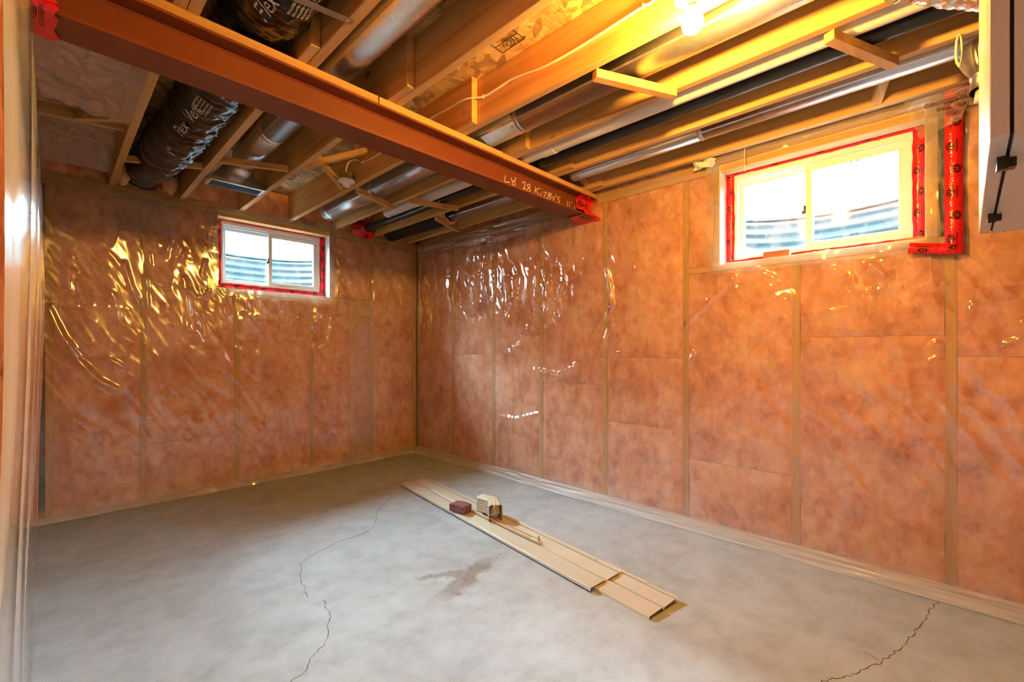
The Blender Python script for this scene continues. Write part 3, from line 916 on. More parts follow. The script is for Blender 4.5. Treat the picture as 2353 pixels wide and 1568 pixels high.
# ink stamps on the strand board
def stamp(cx, cy, ang, lines, size, box=True):
    mb = MB()
    ca, sa = math.cos(ang), math.sin(ang)
    def put(x, y): return (cx + x * ca - y * sa, cy + x * sa + y * ca)
    for i, (t, sz, x, y) in enumerate(lines):
        vs, fs = text_flat(t, sz, 0, 0.0006)
        mb.add([(*put(x + p[0], y + p[1]), ZS - 0.0012) for p in [(-q[0], q[1]) for q in vs]], fs)
    for (x0, y0, x1, y1) in size:
        a = put(x0, y0); b = put(x1, y1)
        mb.bar((*a, ZS - 0.001), (*b, ZS - 0.001), 0.004, 0.0012)
    mb.build('ink_stamp', 'ink', CEIL)
stamp(1.437, 1.43, R(-90) , [('TECO', 0.034, 0.055, 0.012), ('TESTED', 0.020, 0.050, -0.012), ('FLOOR SPAN', 0.017, 0.085, 0.040), ('EXPOSURE 1', 0.014, 0.06, -0.032), ('SUBFLOOR', 0.014, 0.055, -0.050)],
      [(-0.07, 0.055, 0.07, 0.055), (-0.07, -0.056, 0.07, -0.056), (-0.07, -0.056, -0.07, 0.055), (0.07, -0.056, 0.07, 0.055), (-0.07, 0.006, 0.07, 0.006)])
stamp(1.36, 3.80, R(-90), [('OSB', 0.05, 0.10, 0.0), ('TECO', 0.03, -0.02, 0.01), ('RATED', 0.018, -0.02, -0.015)],
      [(-0.10, 0.04, -0.01, 0.04), (-0.10, -0.03, -0.01, -0.03), (-0.01, -0.03, -0.01, 0.04), (-0.10, -0.03, -0.10, 0.04)])

# ================================================================== STEEL BEAM
BEAM = thing('steel_beam', 'red oxide painted steel I-beam carrying the joists across the room', 'beam', (XC, (YBEAM0 + YBEAM1) / 2, ZBEAM))
bl = X1 + 0.10 - XC
hw, bh, tf, twb = (YBEAM1 - YBEAM0) / 2, 0.150, 0.010, 0.004
prof = [(-hw, 0), (hw, 0), (hw, tf), (twb + 0.008, tf + 0.002), (twb, tf + 0.010), (twb, bh - tf - 0.010), (twb + 0.008, bh - tf - 0.002), (hw, bh - tf), (hw, bh), (-hw, bh), (-hw, bh - tf),
        (-twb - 0.008, bh - tf - 0.002), (-twb, bh - tf - 0.010), (-twb, tf + 0.010), (-twb - 0.008, tf + 0.002), (-hw, tf)]
pm = MB(); n_ = len(prof)
pm.v = [(-0.1, y, z) for y, z in prof] + [(bl, y, z) for y, z in prof]
pm.f = [(i, (i + 1) % n_, n_ + (i + 1) % n_, n_ + i) for i in range(n_)] + [tuple(range(n_))[::-1], tuple(range(n_, 2 * n_))]
pm.build('profile', 'red_oxide', BEAM)
# timber nailer on top, in lengths
for a_, b_ in ((-0.1, 1.115), (1.12, 1.93), (1.935, bl)):
    MB().bbox(a_, b_, -hw + (0.0 if a_ < 1.5 else 0.004), hw, bh + 0.0005, ZJ - ZBEAM - 0.0005, 0.003).build('nailer', 'wood_x', BEAM)
# chalk writing on the web
S5 = lambda zx, zy: (900 + zx / 3.92, 300 + zy / 3.92)
strokes = [[(1025, 405), (1018, 458), (1065, 466)],
           [(1075, 425), (1080, 447), (1105, 462), (1112, 480), (1102, 496), (1086, 488), (1090, 468), (1108, 452), (1117, 432), (1108, 424)],
           [(1175, 478), (1186, 462), (1201, 472), (1197, 500), (1184, 530), (1200, 524), (1215, 531)],
           [(1246, 490), (1230, 484), (1219, 500), (1240, 520), (1249, 540), (1236, 550), (1222, 540), (1230, 522), (1245, 504), (1246, 490)],
           [(1298, 510), (1285, 565)], [(1335, 520), (1298, 540), (1330, 582)], [(1348, 560), (1343, 590)], [(1350, 528), (1351, 533)],
           [(1365, 556), (1395, 561), (1368, 600), (1398, 607)], [(1415, 560), (1405, 610)], [(1415, 560), (1440, 574), (1413, 588), (1437, 600), (1424, 618), (1405, 610)],
           [(1446, 590), (1455, 615)], [(1472, 592), (1458, 622), (1445, 650)], [(1482, 578), (1478, 597)],
           [(1520, 606), (1503, 599), (1495, 617), (1513, 631), (1506, 650), (1488, 645)],
           [(1582, 632), (1582, 690)], [(1602, 640), (1600, 692)], [(1622, 640), (1620, 654)], [(1652, 672), (1650, 720)]]
cm = MB()
yweb = (YBEAM0 + YBEAM1) / 2 - twb
for st in strokes:
    pts = []
    for zx, zy in st:
        p = on_y(*S5(zx, zy), yweb)
        pts.append((p[0] - XC, -twb - 0.0004, p[2] - ZBEAM))
    cm.ribbon(spline(pts, 4) if len(pts) > 2 else pts, (0, -1, 0), 0.0048, 0.0006)
CH = cm.build('chalk_writing', 'chalk', BEAM)
CH['label'] = 'white chalk handwriting on the web'
# red tape sealing the two beam ends to the plastic
for sgn, xa, xb in ((1, X1 - XC - 0.19, X1 - XC - 0.006), (-1, -0.02, 0.075)):
    tm = MB()
    loop = [(hw + 0.003, -0.006), (-hw - 0.004, -0.006), (-hw - 0.006, tf + 0.012), (-twb - 0.03, tf + 0.03), (-twb - 0.012, bh * 0.5), (-twb - 0.02, bh - tf - 0.012), (-hw - 0.003, bh - tf - 0.004)]
    fine = spline([(0, y, z) for y, z in loop], 5)
    m_ = 5
    rows = []
    for q in range(m_ + 1):
        x = xa + (xb - xa) * q / m_
        flare = 0.03 * (q / m_) ** 3 if sgn > 0 else 0.02 * (1 - q / m_) ** 3
        rows.append([(x + 0.006 * math.sin(i * 2.1) * (q in (0, m_)), p.y + (-flare if p.y < 0 else flare) * 0.6 + 0.004 * math.sin(i * 3 + q * 5), p.z - flare * 0.5 + 0.003 * math.sin(i * 5 + q)) for i, p in enumerate(fine)])
    nn = len(fine)
    for q in range(m_):
        for i in range(nn - 1):
            s_ = 0.012 * i
            tm.add([rows[q][i], rows[q][i + 1], rows[q + 1][i + 1], rows[q + 1][i]], [(0, 1, 2, 3)],
                   [[(s_, q / m_), (s_ + 0.012, q / m_), (s_ + 0.012, (q + 1) / m_), (s_, (q + 1) / m_)]])
    tm.build('red_tape', 'red_tape', BEAM, True)

# ================================================================== DUCTS AND PIPES
def round_duct(name, label, cat, x, z, r, y0, y1, joints, mat='galvanised', cap_far=True, group=None):
    root = thing(name, label, cat, (x, y0, z - r), 0, group)
    ys = [y0] + joints + [y1]
    for i, (a, b) in enumerate(zip(ys[:-1], ys[1:])):
        rr = r if i % 2 == 0 else r * 0.985
        sec_o = MB().tube([(0, a - y0 - (0.0 if i == 0 else 0.03), r), (0, (a + b) / 2 - y0, r), (0, b - y0, r)], rr, 36, True).build('duct_section', mat, root, False)
        sec_o.data.polygons.foreach_set('use_smooth', [True] * (36 * 2) + [False] * 2)
        sm = MB().box(-0.004, 0.004, a - y0, b - y0, 0, 0.0035)
        s_ = sm.build('seam', mat, sec_o); s_.rotation_euler = (0, R(58), 0)
        s_.location = (-math.sin(R(58)) * (rr + 0.000), 0, r - math.cos(R(58)) * rr - 0.002)
    for j in joints:
        jr = MB().lathe([(r * 1.0, -0.012), (r * 1.03, -0.006), (r * 1.03, 0.006), (r * 1.0, 0.012)], (0, j - y0, r), (0, 1, 0), 36).build('joint_ring', mat, root, True)
        MB().lathe([(0, 0), (0.006, 0.0), (0.005, 0.005), (0, 0.006)], (-r * 0.62, j - y0 + 0.03, r - r * 0.80), (-0.6, 0, -0.8), 8).build('screw', mat, jr)
    return root
# bay 0.74-1.14: duct down to the register boot
D2 = round_duct('round_duct', 'galvanised round duct above the beam running to the register boot', 'duct', 0.93, 2.465, 0.076, -1.6, 3.45, [1.28, 2.9], group='round ducts between the joists')
# bay 1.59-1.96: duct beside the bulb
D3 = round_duct('round_duct', 'galvanised round duct right behind the lit bulb, ending in a capped elbow', 'duct', 1.765, 2.408, 0.080, -1.8, 4.02, [1.62, 3.15], group='round ducts between the joists')
MB().lathe([(0.080, -0.10), (0.083, -0.095), (0.083, -0.07), (0.081, -0.06), (0.083, -0.03), (0.083, -0.01), (0.078, 0.0), (0.0, 0.0)], (0, 5.82, 0.08), (0, 1, 0), 36).build('end_cap', 'galvanised', D3, True)
# bay 2.40-2.77: slim duct along the right wall
D5 = round_duct('round_duct', 'slim shiny duct nearest the right wall window', 'duct', 2.57, 2.392, 0.050, -1.8, 3.30, [0.98], group='round ducts between the joists')
# black insulated sleeve at the far end of it with pink wool showing
SL = thing('insulated_sleeve', 'matt black insulated duct sleeve with pink wool end in the far corner', 'duct', (2.545, 3.30, 2.33))
MB().tube([(0.02, -0.02, 0.075), (0.0, 0.4, 0.072), (-0.02, 0.93, 0.068)], 0.088, 28).build('sleeve', 'sleeve_black', SL, True)
wl = MB()
for j in range(7):
    for i in range(25):
        a = 2 * math.pi * i / 24; rr = (0.089, 0.097, 0.095, 0.088, 0.074, 0.066, 0.064)[j] + 0.006 * math.sin(i * 2.7 + j); yy = (0.04, 0.015, -0.02, -0.045, -0.05, -0.035, 0.0)[j] + 0.012 * math.sin(i * 1.9)
        wl.v.append((0.02 + rr * math.cos(a), yy, 0.075 + rr * math.sin(a)))
wl.f = [(j * 25 + i, j * 25 + i + 1, (j + 1) * 25 + i + 1, (j + 1) * 25 + i) for j in range(6) for i in range(24)]
wl.build('wool_collar', 'insulation', SL, True)

def pipe(name, label, x, z, r, y0, y1, couplings, mat):
    root = thing(name, label, 'pipe', (x, y0, z - r))
    MB().tube([(0, 0, r), (0, y1 - y0, r)], r, 28).build('pipe_run', mat, root, False, None, None, 40)
    for c in couplings:
        MB().lathe([(r, -0.045), (r * 1.10, -0.045), (r * 1.10, 0.045), (r, 0.045)], (0, c - y0, r), (0, 1, 0), 28).build('coupling', mat, root, False, None, None, 40)
    return root
pipe('drain_pipe', 'white plastic drain pipe running beside the black pipe under the floor', 2.085, 2.370, 0.0445, -1.8, 3.55, [1.70, 3.05], 'white_pipe')
ABS = pipe('vent_pipe', 'glossy black plastic pipe between joists, entering the back wall through red tape', 2.215, 2.368, 0.035, -1.8, 4.27, [2.95], 'black_pipe')
rt = MB()
for j in range(4):
    for i in range(25):
        a = 2 * math.pi * i / 24; rr = (0.046, 0.058, 0.085, 0.11)[j] + 0.008 * math.sin(i * 3.3 + j * 2); yy = (-0.10, -0.05, -0.02, 0.0)[j] + 0.01 * math.sin(i * 2.3)
        rt.v.append((rr * math.cos(a) * 1.25, 6.07 - 0.05 + yy, 0.035 + rr * math.sin(a) * 0.85))
rt.add([], [])
for j in range(3):
    for i in range(24):
        rt.uv[len(rt.f)] = [(i * 0.02, j / 3), (i * 0.02 + 0.02, j / 3), (i * 0.02 + 0.02, (j + 1) / 3), (i * 0.02, (j + 1) / 3)]
        rt.f.append((j * 25 + i, j * 25 + i + 1, (j + 1) * 25 + i + 1, (j + 1) * 25 + i))
rt.build('red_tape', 'red_tape', ABS, True)

# register boot at the end of the second duct
BT = thing('register_boot', 'sheet metal register boot between joists above the back wall', 'duct boot', (0.92, 3.62, ZJ - 0.02))
bm_ = MB()
w0, w1 = 0.165, 0.06
base = [(-w0, -w1, 0.03), (w0, -w1, 0.03), (w0, w1, 0.03), (-w0, w1, 0.03)]
topq = [(-0.07, -0.045, 0.15), (0.07, -0.045, 0.15), (0.07, 0.055, 0.15), (-0.07, 0.055, 0.15)]
bm_.add(base + topq, [(0, 1, 5, 4), (1, 2, 6, 5), (2, 3, 7, 6), (3, 0, 4, 7), (4, 5, 6, 7)])
bm_.build('hopper', 'galvanised', BT)
MB().box(-w0 - 0.004, w0 + 0.004, -w1 - 0.004, w1 + 0.004, 0.0, 0.031).build('collar', 'galvanised', BT)
MB().box(-w0 + 0.01, w0 - 0.01, -w1 + 0.008, w1 - 0.008, -0.002, 0.001).build('opening', 'dark_gap', BT)
MB().bar((-w0 - 0.004, -w1 - 0.016, -0.001), (w0 + 0.012, -w1 - 0.016, -0.001), 0.022, 0.002).build('flange', 'galvanised', BT)
MB().tube([(0.0, -0.17, 0.10), (0.0, -0.10, 0.10), (0.0, -0.05, 0.11), (0.0, 0.0, 0.13)], 0.066, 28).build('round_collar', 'galvanised', BT, True)

# ------------------------------------------------------------------ black insulated flexible duct
FX = thing('flexible_duct', 'fat black insulated flexible duct with white print, snaking over the steel beam', 'flexible duct', (0.52, 1.9, 2.30))
fp = [(0.60, 0.2, 2.46), (0.575, 0.8, 2.455), (0.57, 1.35, 2.44), (0.57, 1.70, 2.445), (0.565, 1.95, 2.452), (0.565, 2.3, 2.445), (0.555, 2.75, 2.43), (0.53, 3.15, 2.415), (0.505, 3.5, 2.405), (0.49, 3.85, 2.415), (0.48, 4.27, 2.445)]
path = spline(fp, 36)
rx, rz = [], []
for p in path:
    near_beam = math.exp(-((p.y - 1.95) / 0.16) ** 2)
    end = min(1.0, max(0.0, (p.y - 3.4) / 0.8))
    rx.append(0.132 - 0.026 * end + 0.003 * math.sin(p.y * 40)); rz.append(0.132 - 0.018 * near_beam - 0.026 * end + 0.003 * math.sin(p.y * 40))
FXP = [p - Vector((0.52, 1.9, 2.30)) for p in path]
# wrinkled jacket: folds run around the duct
jk = MB().tube(FXP, rx, 96, True, rz)
_n = 96; _m = len(FXP)
_L = np.cumsum([0] + [(FXP[i] - FXP[i - 1]).length for i in range(1, _m)])
for i in range(_m):
    for k in range(_n):
        q = Vector(jk.v[i * _n + k]); a_ = 2 * math.pi * k / _n
        u_, w_ = math.cos(a_) * 2.2, math.sin(a_) * 2.2
        f_ = float(vn(_L[i] * 30 + 1.5 * vn(u_ * 1.3, w_ * 1.3, 5, 9), u_ * 0.9 + 7, 3, w_ * 0.9 + 9))
        g_ = float(vn(_L[i] * 55, u_ * 1.8 + 17, 13, w_ * 1.8 + 2))
        d_ = 0.010 * (1 - abs(2 * f_ - 1)) ** 2 + 0.004 * (1 - abs(2 * g_ - 1)) ** 2
        c_ = FXP[i]
        jk.v[i * _n + k] = tuple(q + (q - c_).normalized() * (d_ - 0.009))
jk.build('jacket', 'black_flex', FX, True)
def duct_text(body, size, y_start, ang0, shear=0.35):
    vs, fs = text_flat(body, size, shear, 0.0005)
    ys = np.array([p.y for p in path]); xs = np.array([p.x for p in path]); zs = np.array([p.z for p in path])
    rxa, rza = np.array(rx), np.array(rz)
    mb = MB(); out = []
    for q in vs:
        y = y_start - q[0]; ang = ang0 + q[1] / 0.145
        cx_, cz_, r1, r2 = (np.interp(y, ys, a) for a in (xs, zs, rxa, rza))
        out.append((cx_ - (r1 + 0.004) * math.sin(ang) - 0.52, y - 1.9, cz_ - (r2 + 0.004) * math.cos(ang) - 2.30))
    mb.add(out, fs)
    mb.build('print', 'ink_white', FX)
for _y, _a in ((1.74, 0.25), (2.95, 0.35)):
    duct_text('Flex', 0.085, _y, _a)
    duct_text('Vent', 0.085, _y - 0.205, _a)
duct_text('6"', 0.075, 3.22, 0.15)
for i in range(5):
    duct_text('INSULATED DUCT R4.2', 0.013, 1.62, -0.02 - i * 0.11, 0)
    duct_text('AIR CONNECTOR R4.2', 0.013, 2.62, 0.62 - i * 0.11, 0)
# pink wool tucked around its end
for dx in (-0.13, 0.14):
    wm = MB()
    for j in range(9):
        for i in range(13):
            a = math.pi * j / 8; b = 2 * math.pi * i / 12
            k_ = 1 + 0.18 * math.sin(i * 2.3 + j * 1.7)
            wm.v.append((0.055 * k_ * math.sin(a) * math.cos(b), 0.05 * k_ * math.sin(a) * math.sin(b), 0.075 * k_ * math.cos(a)))
    wm.f = [(j * 13 + i, j * 13 + i + 1, (j + 1) * 13 + i + 1, (j + 1) * 13 + i) for j in range(8) for i in range(12)]
    o = wm.build('insulation_wool', 'insulation', None, True, (0.48 + dx, 4.17, 2.40))
    tag(o, 'tuft of pink wool tucked on the %s side of the black flexible duct' % ('left' if dx < 0 else 'right'), 'insulation', 'wool around the flexible duct')

# metal strap bridging the flexible duct bay
ST = thing('metal_strap', 'thin galvanised strap nailed across the bay beside the flexible duct', 'strap', (0.62, 1.52, ZJ))
MB().bar((-0.30, 0.02, -0.040), (0.135, 0.0, -0.002), 0.028, 0.002).build('strip', 'galvanised', ST)
MB().lathe([(0, 0), (0.004, 0), (0.003, -0.004), (0, -0.005)], (0.115, 0.0, -0.005), (0, 0, 1), 8).build('nail', 'galvanised', ST)

# ================================================================== LAMPS AND CABLES
def lampholder(name, label, loc, bulb):
    root = thing(name, label, 'lamp', loc)
    bx = MB()
    n8 = 8; rr = 0.052
    bx.v = [(rr * math.cos(2 * math.pi * (k + .5) / 8), rr * math.sin(2 * math.pi * (k + .5) / 8), z) for z in (0.012, 0.052) for k in range(8)]
    bx.f = [(k, (k + 1) % 8, 8 + (k + 1) % 8, 8 + k) for k in range(8)] + [tuple(range(8))[::-1], tuple(range(8, 16))]
    bx.build('junction_box', 'box_steel', root)
    MB().box(0.046, 0.054, -0.03, 0.03, 0.0, 0.085).build('bracket', 'box_steel', root)
    lh = MB().lathe([(0.0, 0.012), (0.056, 0.012), (0.060, 0.006), (0.058, -0.002), (0.046, -0.010), (0.032, -0.014), (0.027, -0.030), (0.024, -0.034), (0.021, -0.032), (0.020, -0.006), (0.0, -0.006)], (0, 0, 0), (0, 0, 1), 36).build('lampholder', 'porcelain', root, True)
    for s in (-1, 1):
        MB().lathe([(0, 0), (0.004, 0), (0.003, -0.003), (0, -0.003)], (0.04 * s, 0.012, -0.006), (0, 0, 1), 8).build('screw', 'brass', lh)
    if bulb:
        MB().lathe([(0.0, -0.012), (0.0135, -0.012), (0.0135, -0.036), (0.015, -0.040)], (0, 0, 0), (0, 0, 1), 24).build('bulb_base', 'brass', root, True)
        MB().lathe([(0.014, -0.037), (0.018, -0.046), (0.028, -0.062), (0.0345, -0.080), (0.035, -0.094), (0.030, -0.110), (0.018, -0.120), (0.0, -0.123)], (0, 0, 0), (0, 0, 1), 16).build('bulb', 'bulb_glow', root, True)
    return root
lampholder('ceiling_lamp', 'lit bare bulb in white porcelain holder on the joist', (1.495, 0.602, 2.335), True)
lampholder('ceiling_lamp', 'empty porcelain lampholder without bulb on a joist above the left window', (1.452, 3.02, 2.335), False)

def cable(name, label, pts, r, mat, staples=(), n=8):
    root = thing(name, label, 'cable', pts[0])
    P = spline(pts, 8); o = Vector(pts[0])
    MB().tube([p - o for p in P], r, 8, True, r * 0.6).build('cable_run', mat, root, True)
    for s in staples:
        q = Vector(s) - o
        MB().bbox(q.x - 0.004, q.x + 0.004, q.y - 0.004, q.y + 0.004, q.z - 0.010, q.z + 0.010, 0.0015).build('staple', 'porcelain', root)
    return root
XL = JX[3] + NEAR_OFF - 0.005
XF = JX[3] - 0.005
cable('electrical_cable', 'white electrical cable stapled along the joist from the lit bulb past the beam',
      [(1.49, 0.64, 2.385), (1.50, 0.68, 2.41), (1.525, 0.70, 2.452), (XL, 0.735, 2.462), (XL, 0.77, 2.435), (XL, 0.805, 2.437), (XL, 0.876, 2.433), (XL, 1.10, 2.421), (XL, 1.292, 2.425), (XL, 1.48, 2.452), (XL, 1.60, 2.448), (XL - 0.006, 1.69, 2.445),
       (XF - 0.005, 1.785, 2.452), (XF, 1.934, 2.462), (XF, 2.15, 2.465), (XF, 2.66, 2.440), (XF, 2.883, 2.450), (XF - 0.012, 2.96, 2.485), (1.475, 3.03, 2.482), (1.462, 3.045, 2.43), (1.458, 3.03, 2.385)],
      0.0055, 'cable_white', [(XL - 0.002, 0.805, 2.437), (XL - 0.004, 1.69, 2.447), (XF - 0.002, 2.883, 2.450)])
cw = []
for i in range(44):
    t = i / 43; a = 2 * math.pi * 2.4 * t
    cw.append((2.36 - 0.004 + 0.010 * math.sin(a * 0.5), -0.045 + 0.010 * math.sin(a) * (0.5 + 0.5 * t), 2.325 - 0.055 + 0.058 * math.cos(a)))
cable('cord_bundle', 'small loop of white cord hanging from a joist near the ventilation unit', cw, 0.0030, 'porcelain')
cable('dangling_thread', 'thin white thread hanging over the top left corner of the right window', [on_x(1713, 318, X1 - 0.06), on_x(1711, 350, X1 - 0.062), on_x(1712, 394, X1 - 0.06)], 0.0022, 'cable_white')

# ================================================================== VENTILATION UNIT
a0 = math.atan2(-0.0807 + 0.0573, 1.955 - 1.086)
HV = thing('ventilation_unit', 'beige enamel ventilation unit with black latches hanging at the upper right', 'ventilation unit', (1.086, -0.0573, 1.50), a0)
HL, HWd, HH = 0.869, 0.60, 0.685
g0, g1 = 0.0222, 0.0268      # dark gap between case and door
MB().box(0.006, HL - 0.006, -HWd, -0.004, 0.006, HH).build('core', 'dark_gap', HV)
def panel(nm, *b): MB().bbox(*b, 0.0016).build(nm, 'enamel', HV)
panel('front_panel', 0, 0.008, -g0, 0, 0.0015, HH); panel('front_panel', 0, 0.008, -HWd, -g1, 0.0015, HH)
panel('bottom_panel', 0.0005, HL, -g0, 0, 0, 0.008) ; panel('bottom_panel', 0.0005, HL, -HWd, -g1, -0.002, 0.008)
panel('side_panel', 0.0085, HL, -0.006, 0.0005, 0.0085, HH)
panel('top_panel', 0.0, HL, -HWd, 0, HH + 0.001, HH + 0.009)
for xx, s in ((0.128, 1.0), (0.610, 1.0)):
    lm = MB()
    def wedge(y0, y1, x0, x1, h):
        lm.add([(x0, y0, 0), (x1, y0, 0), (x1, y1, 0), (x0, y1, 0), (x0, y0, -h), (x1, y0, -h * 0.55), (x1, y1, -h * 0.55), (x0, y1, -h)],
               [(0, 1, 2, 3), (7, 6, 5, 4), (4, 5, 1, 0), (5, 6, 2, 1), (6, 7, 3, 2), (7, 4, 0, 3)])
    wedge(-g0 - 0.003, -g0 + 0.011, xx - 0.020, xx + 0.034, 0.024)
    wedge(-g1 - 0.009, -g1 + 0.0025, xx - 0.010, xx + 0.044, 0.019)
    lm.build('latch', 'black_plastic', HV)
MB().lathe([(0, 0), (0.006, 0), (0.004, -0.004), (0, -0.005)], (0.845, -0.045, -0.002), (0, 0, 1), 10).build('foot', 'galvanised', HV)
# hanging straps to the joists
for q in (0.10, 0.75):
    MB().box(q, q + 0.025, -0.30, -0.298, HH, ZJ - 1.50 + 0.02).build('hanging_strap', 'galvanised', HV)

# galvanised reducer behind the unit, and silver foil duct above it
RD = thing('duct_reducer', 'shiny galvanised duct reducer peeking out behind the ventilation unit', 'duct', (2.46, -0.077, 2.15))
MB().lathe([(0.036, -0.02), (0.036, 0.035), (0.041, 0.037), (0.041, 0.047), (0.038, 0.052), (0.060, 0.085), (0.080, 0.125), (0.085, 0.150), (0.080, 0.164), (0.0, 0.165)], (0.0, -0.035, 0.0), (0.25, -0.10, 1), 32).build('cone', 'galvanised', RD, True)
MB().lathe([(0.0, -0.06), (0.02, -0.06), (0.02, -0.02), (0.0, -0.02)], (0.0, -0.035, 0.0), (0.25, -0.10, 1), 16).build('spigot', 'white_pipe', RD, True)
FD = thing('foil_duct', 'crumpled silver foil duct at the top edge above the ventilation unit', 'flexible duct', (2.12, 0.06, 2.33))
fpp = spline([(1.77, 0.095, 2.264), (1.80, 0.06, 2.262), (1.84, 0.02, 2.258), (1.93, -0.05, 2.255), (2.02, -0.14, 2.245), (2.06, -0.24, 2.20), (2.06, -0.30, 2.10), (2.03, -0.32, 1.98)], 12)
MB().tube([p - Vector((2.12, 0.06, 2.33)) for p in fpp], [0.056 + 0.003 * math.sin(i * 2.2) + 0.003 * random.uniform(-1, 1) for i in range(len(fpp))], 28).build('jacket', 'foil', FD, False)

# ================================================================== THINGS ON THE FLOOR
def siding(label, p_far, p_near, width, z_lift, seed):
    d = Vector((p_near[0] - p_far[0], p_near[1] - p_far[1], 0)); L = d.length
    ang = math.atan2(d.y, d.x)
    root = thing('siding_panel', label, 'siding', (p_far[0], p_far[1], 0), ang, 'beige siding panels on the floor')
    w = width
    # cross-section: two clapboard courses, local y positive is to the left of travel; courses run to the right side of the photograph
    pr = [(0.000, 0.001), (0.001, 0.013), (0.004, 0.016), (0.42 * w, 0.020), (0.45 * w, 0.0185), (0.485 * w, 0.006), (0.50 * w, 0.005), (0.508 * w, 0.016), (0.895 * w, 0.0225), (0.90 * w, 0.008), (0.925 * w, 0.008), (0.93 * w, 0.0225), (1.0 * w, 0.0235)]
    t = 0.0011
    mb = MB(); m = len(pr); ns = 24
    for i in range(ns + 1):
        x = L * i / ns
        for y, z in pr: mb.v.append((x, y, z + z_lift + 0.0008 * math.sin(i * 1.3 + seed)))
        for y, z in pr: mb.v.append((x, y, z - t + z_lift + 0.0008 * math.sin(i * 1.3 + seed)))
    q = 2 * m
    for i in range(ns):
        for k in range(m - 1):
            mb.f.append((i * q + k, (i + 1) * q + k, (i + 1) * q + k + 1, i * q + k + 1))
            mb.f.append((i * q + m + k, i * q + m + k + 1, (i + 1) * q + m + k + 1, (i + 1) * q + m + k))
        mb.f.append((i * q, i * q + m, (i + 1) * q + m, (i + 1) * q)); mb.f.append((i * q + m - 1, (i + 1) * q + m - 1, (i + 1) * q + 2 * m - 1, i * q + 2 * m - 1))
    for i in (0, ns):
        for k in range(m - 1): mb.f.append((i * q + k, i * q + k + 1, i * q + m + k + 1, i * q + m + k))
    mb.build('clapboard', 'siding', root, False, None, None, 25)
    nl = MB()
    nl.box(0.02, L - 0.16, 0.932 * w, 1.02 * w, 0.0240 + z_lift, 0.0255 + z_lift)
    nl.build('nailing_hem', 'siding', root)
    return root
siding('lower beige siding panel whose near end sticks out towards the camera', (1.998, 2.61), (1.768, 0.895), 0.222, 0.0, 1)
siding('upper beige siding panel lying over the other, reaching the far corner', (2.052, 3.285), (1.772, 1.195), 0.236, 0.0085, 2)

def rounded_block(name, mat, label, cat, loc, rz, sx, sy, sz, b, group=None):
    mb = MB().bbox(-sx / 2, sx / 2, -sy / 2, sy / 2, 0, sz, b)
    o = mb.build(name, mat, None, False, loc, (0, 0, rz), 50)
    return tag(o, label, cat, group)
# the mauve brick chunk: bowed ends
bk = MB(); nb = 10
for j in range(2):
    for i in range(nb + 1):
        x = -0.066 + 0.132 * i / nb
        bow = 0.012 * math.sin(math.pi * i / nb)
        bk.v.append((x, -0.044 - bow, 0.052 * j)); bk.v.append((x, 0.044 - bow * 0.7, 0.052 * j))
o2 = 2 * (nb + 1)
for i in range(nb):
    a = 2 * i
    bk.f += [(a, a + 1, a + 3, a + 2), (o2 + a, o2 + a + 2, o2 + a + 3, o2 + a + 1), (a, a + 2, o2 + a + 2, o2 + a), (a + 1, o2 + a + 1, o2 + a + 3, a + 3)]
bk.f += [(0, o2, o2 + 1, 1), (2 * nb, 2 * nb + 1, o2 + 2 * nb + 1, o2 + 2 * nb)]
bo = bk.build('brick_piece', 'brick_mauve', None, False, (1.978, 2.405, 0.0315), (0, 0, R(99)))
bv = bo.modifiers.new('bevel', 'BEVEL'); bv.width = 0.006; bv.segments = 2
tag(bo, 'mauve brick chunk lying on the siding panels', 'brick')

# downspout elbow: ribbed rectangular pipe bent through a fan of pleats
EL = thing('downspout_elbow', 'beige ribbed downspout elbow standing open end up front on the siding', 'downspout elbow', (2.035, 2.195, 0.041), 0)
EL.scale = (1.18, 1.18, 1.18)
def rrect(w, h, rib=0.0, n=10, bow=0.0):
    pts = []
    r = 0.014
    for cx_, cy_, s in ((w / 2 - r, h / 2 - r, 0), (-w / 2 + r, h / 2 - r, 90), (-w / 2 + r, -h / 2 + r, 180), (w / 2 - r, -h / 2 + r, 270)):
        for k in range(5):
            a = R(s + 22.5 * k); pts.append((cx_ + r * math.cos(a), cy_ + r * math.sin(a)))
    out = []
    for i in range(len(pts)):
        a, b = pts[i], pts[(i + 1) % len(pts)]
        L = math.hypot(b[0] - a[0], b[1] - a[1])
        k = max(1, int(L / 0.004))
        for q in range(k):
            t = q / k; x = a[0] + (b[0] - a[0]) * t; y = a[1] + (b[1] - a[1]) * t
            if k > 3 and rib:
                nx_, ny_ = (b[1] - a[1]) / L, -(b[0] - a[0]) / L
                d_ = rib * (0.5 - 0.5 * math.cos(2 * math.pi * t * round(L / 0.016)))
                x -= nx_ * d_; y -= ny_ * d_
            out.append((x, y))
    return out
em = MB()
sec = rrect(0.066, 0.090, 0.0035)
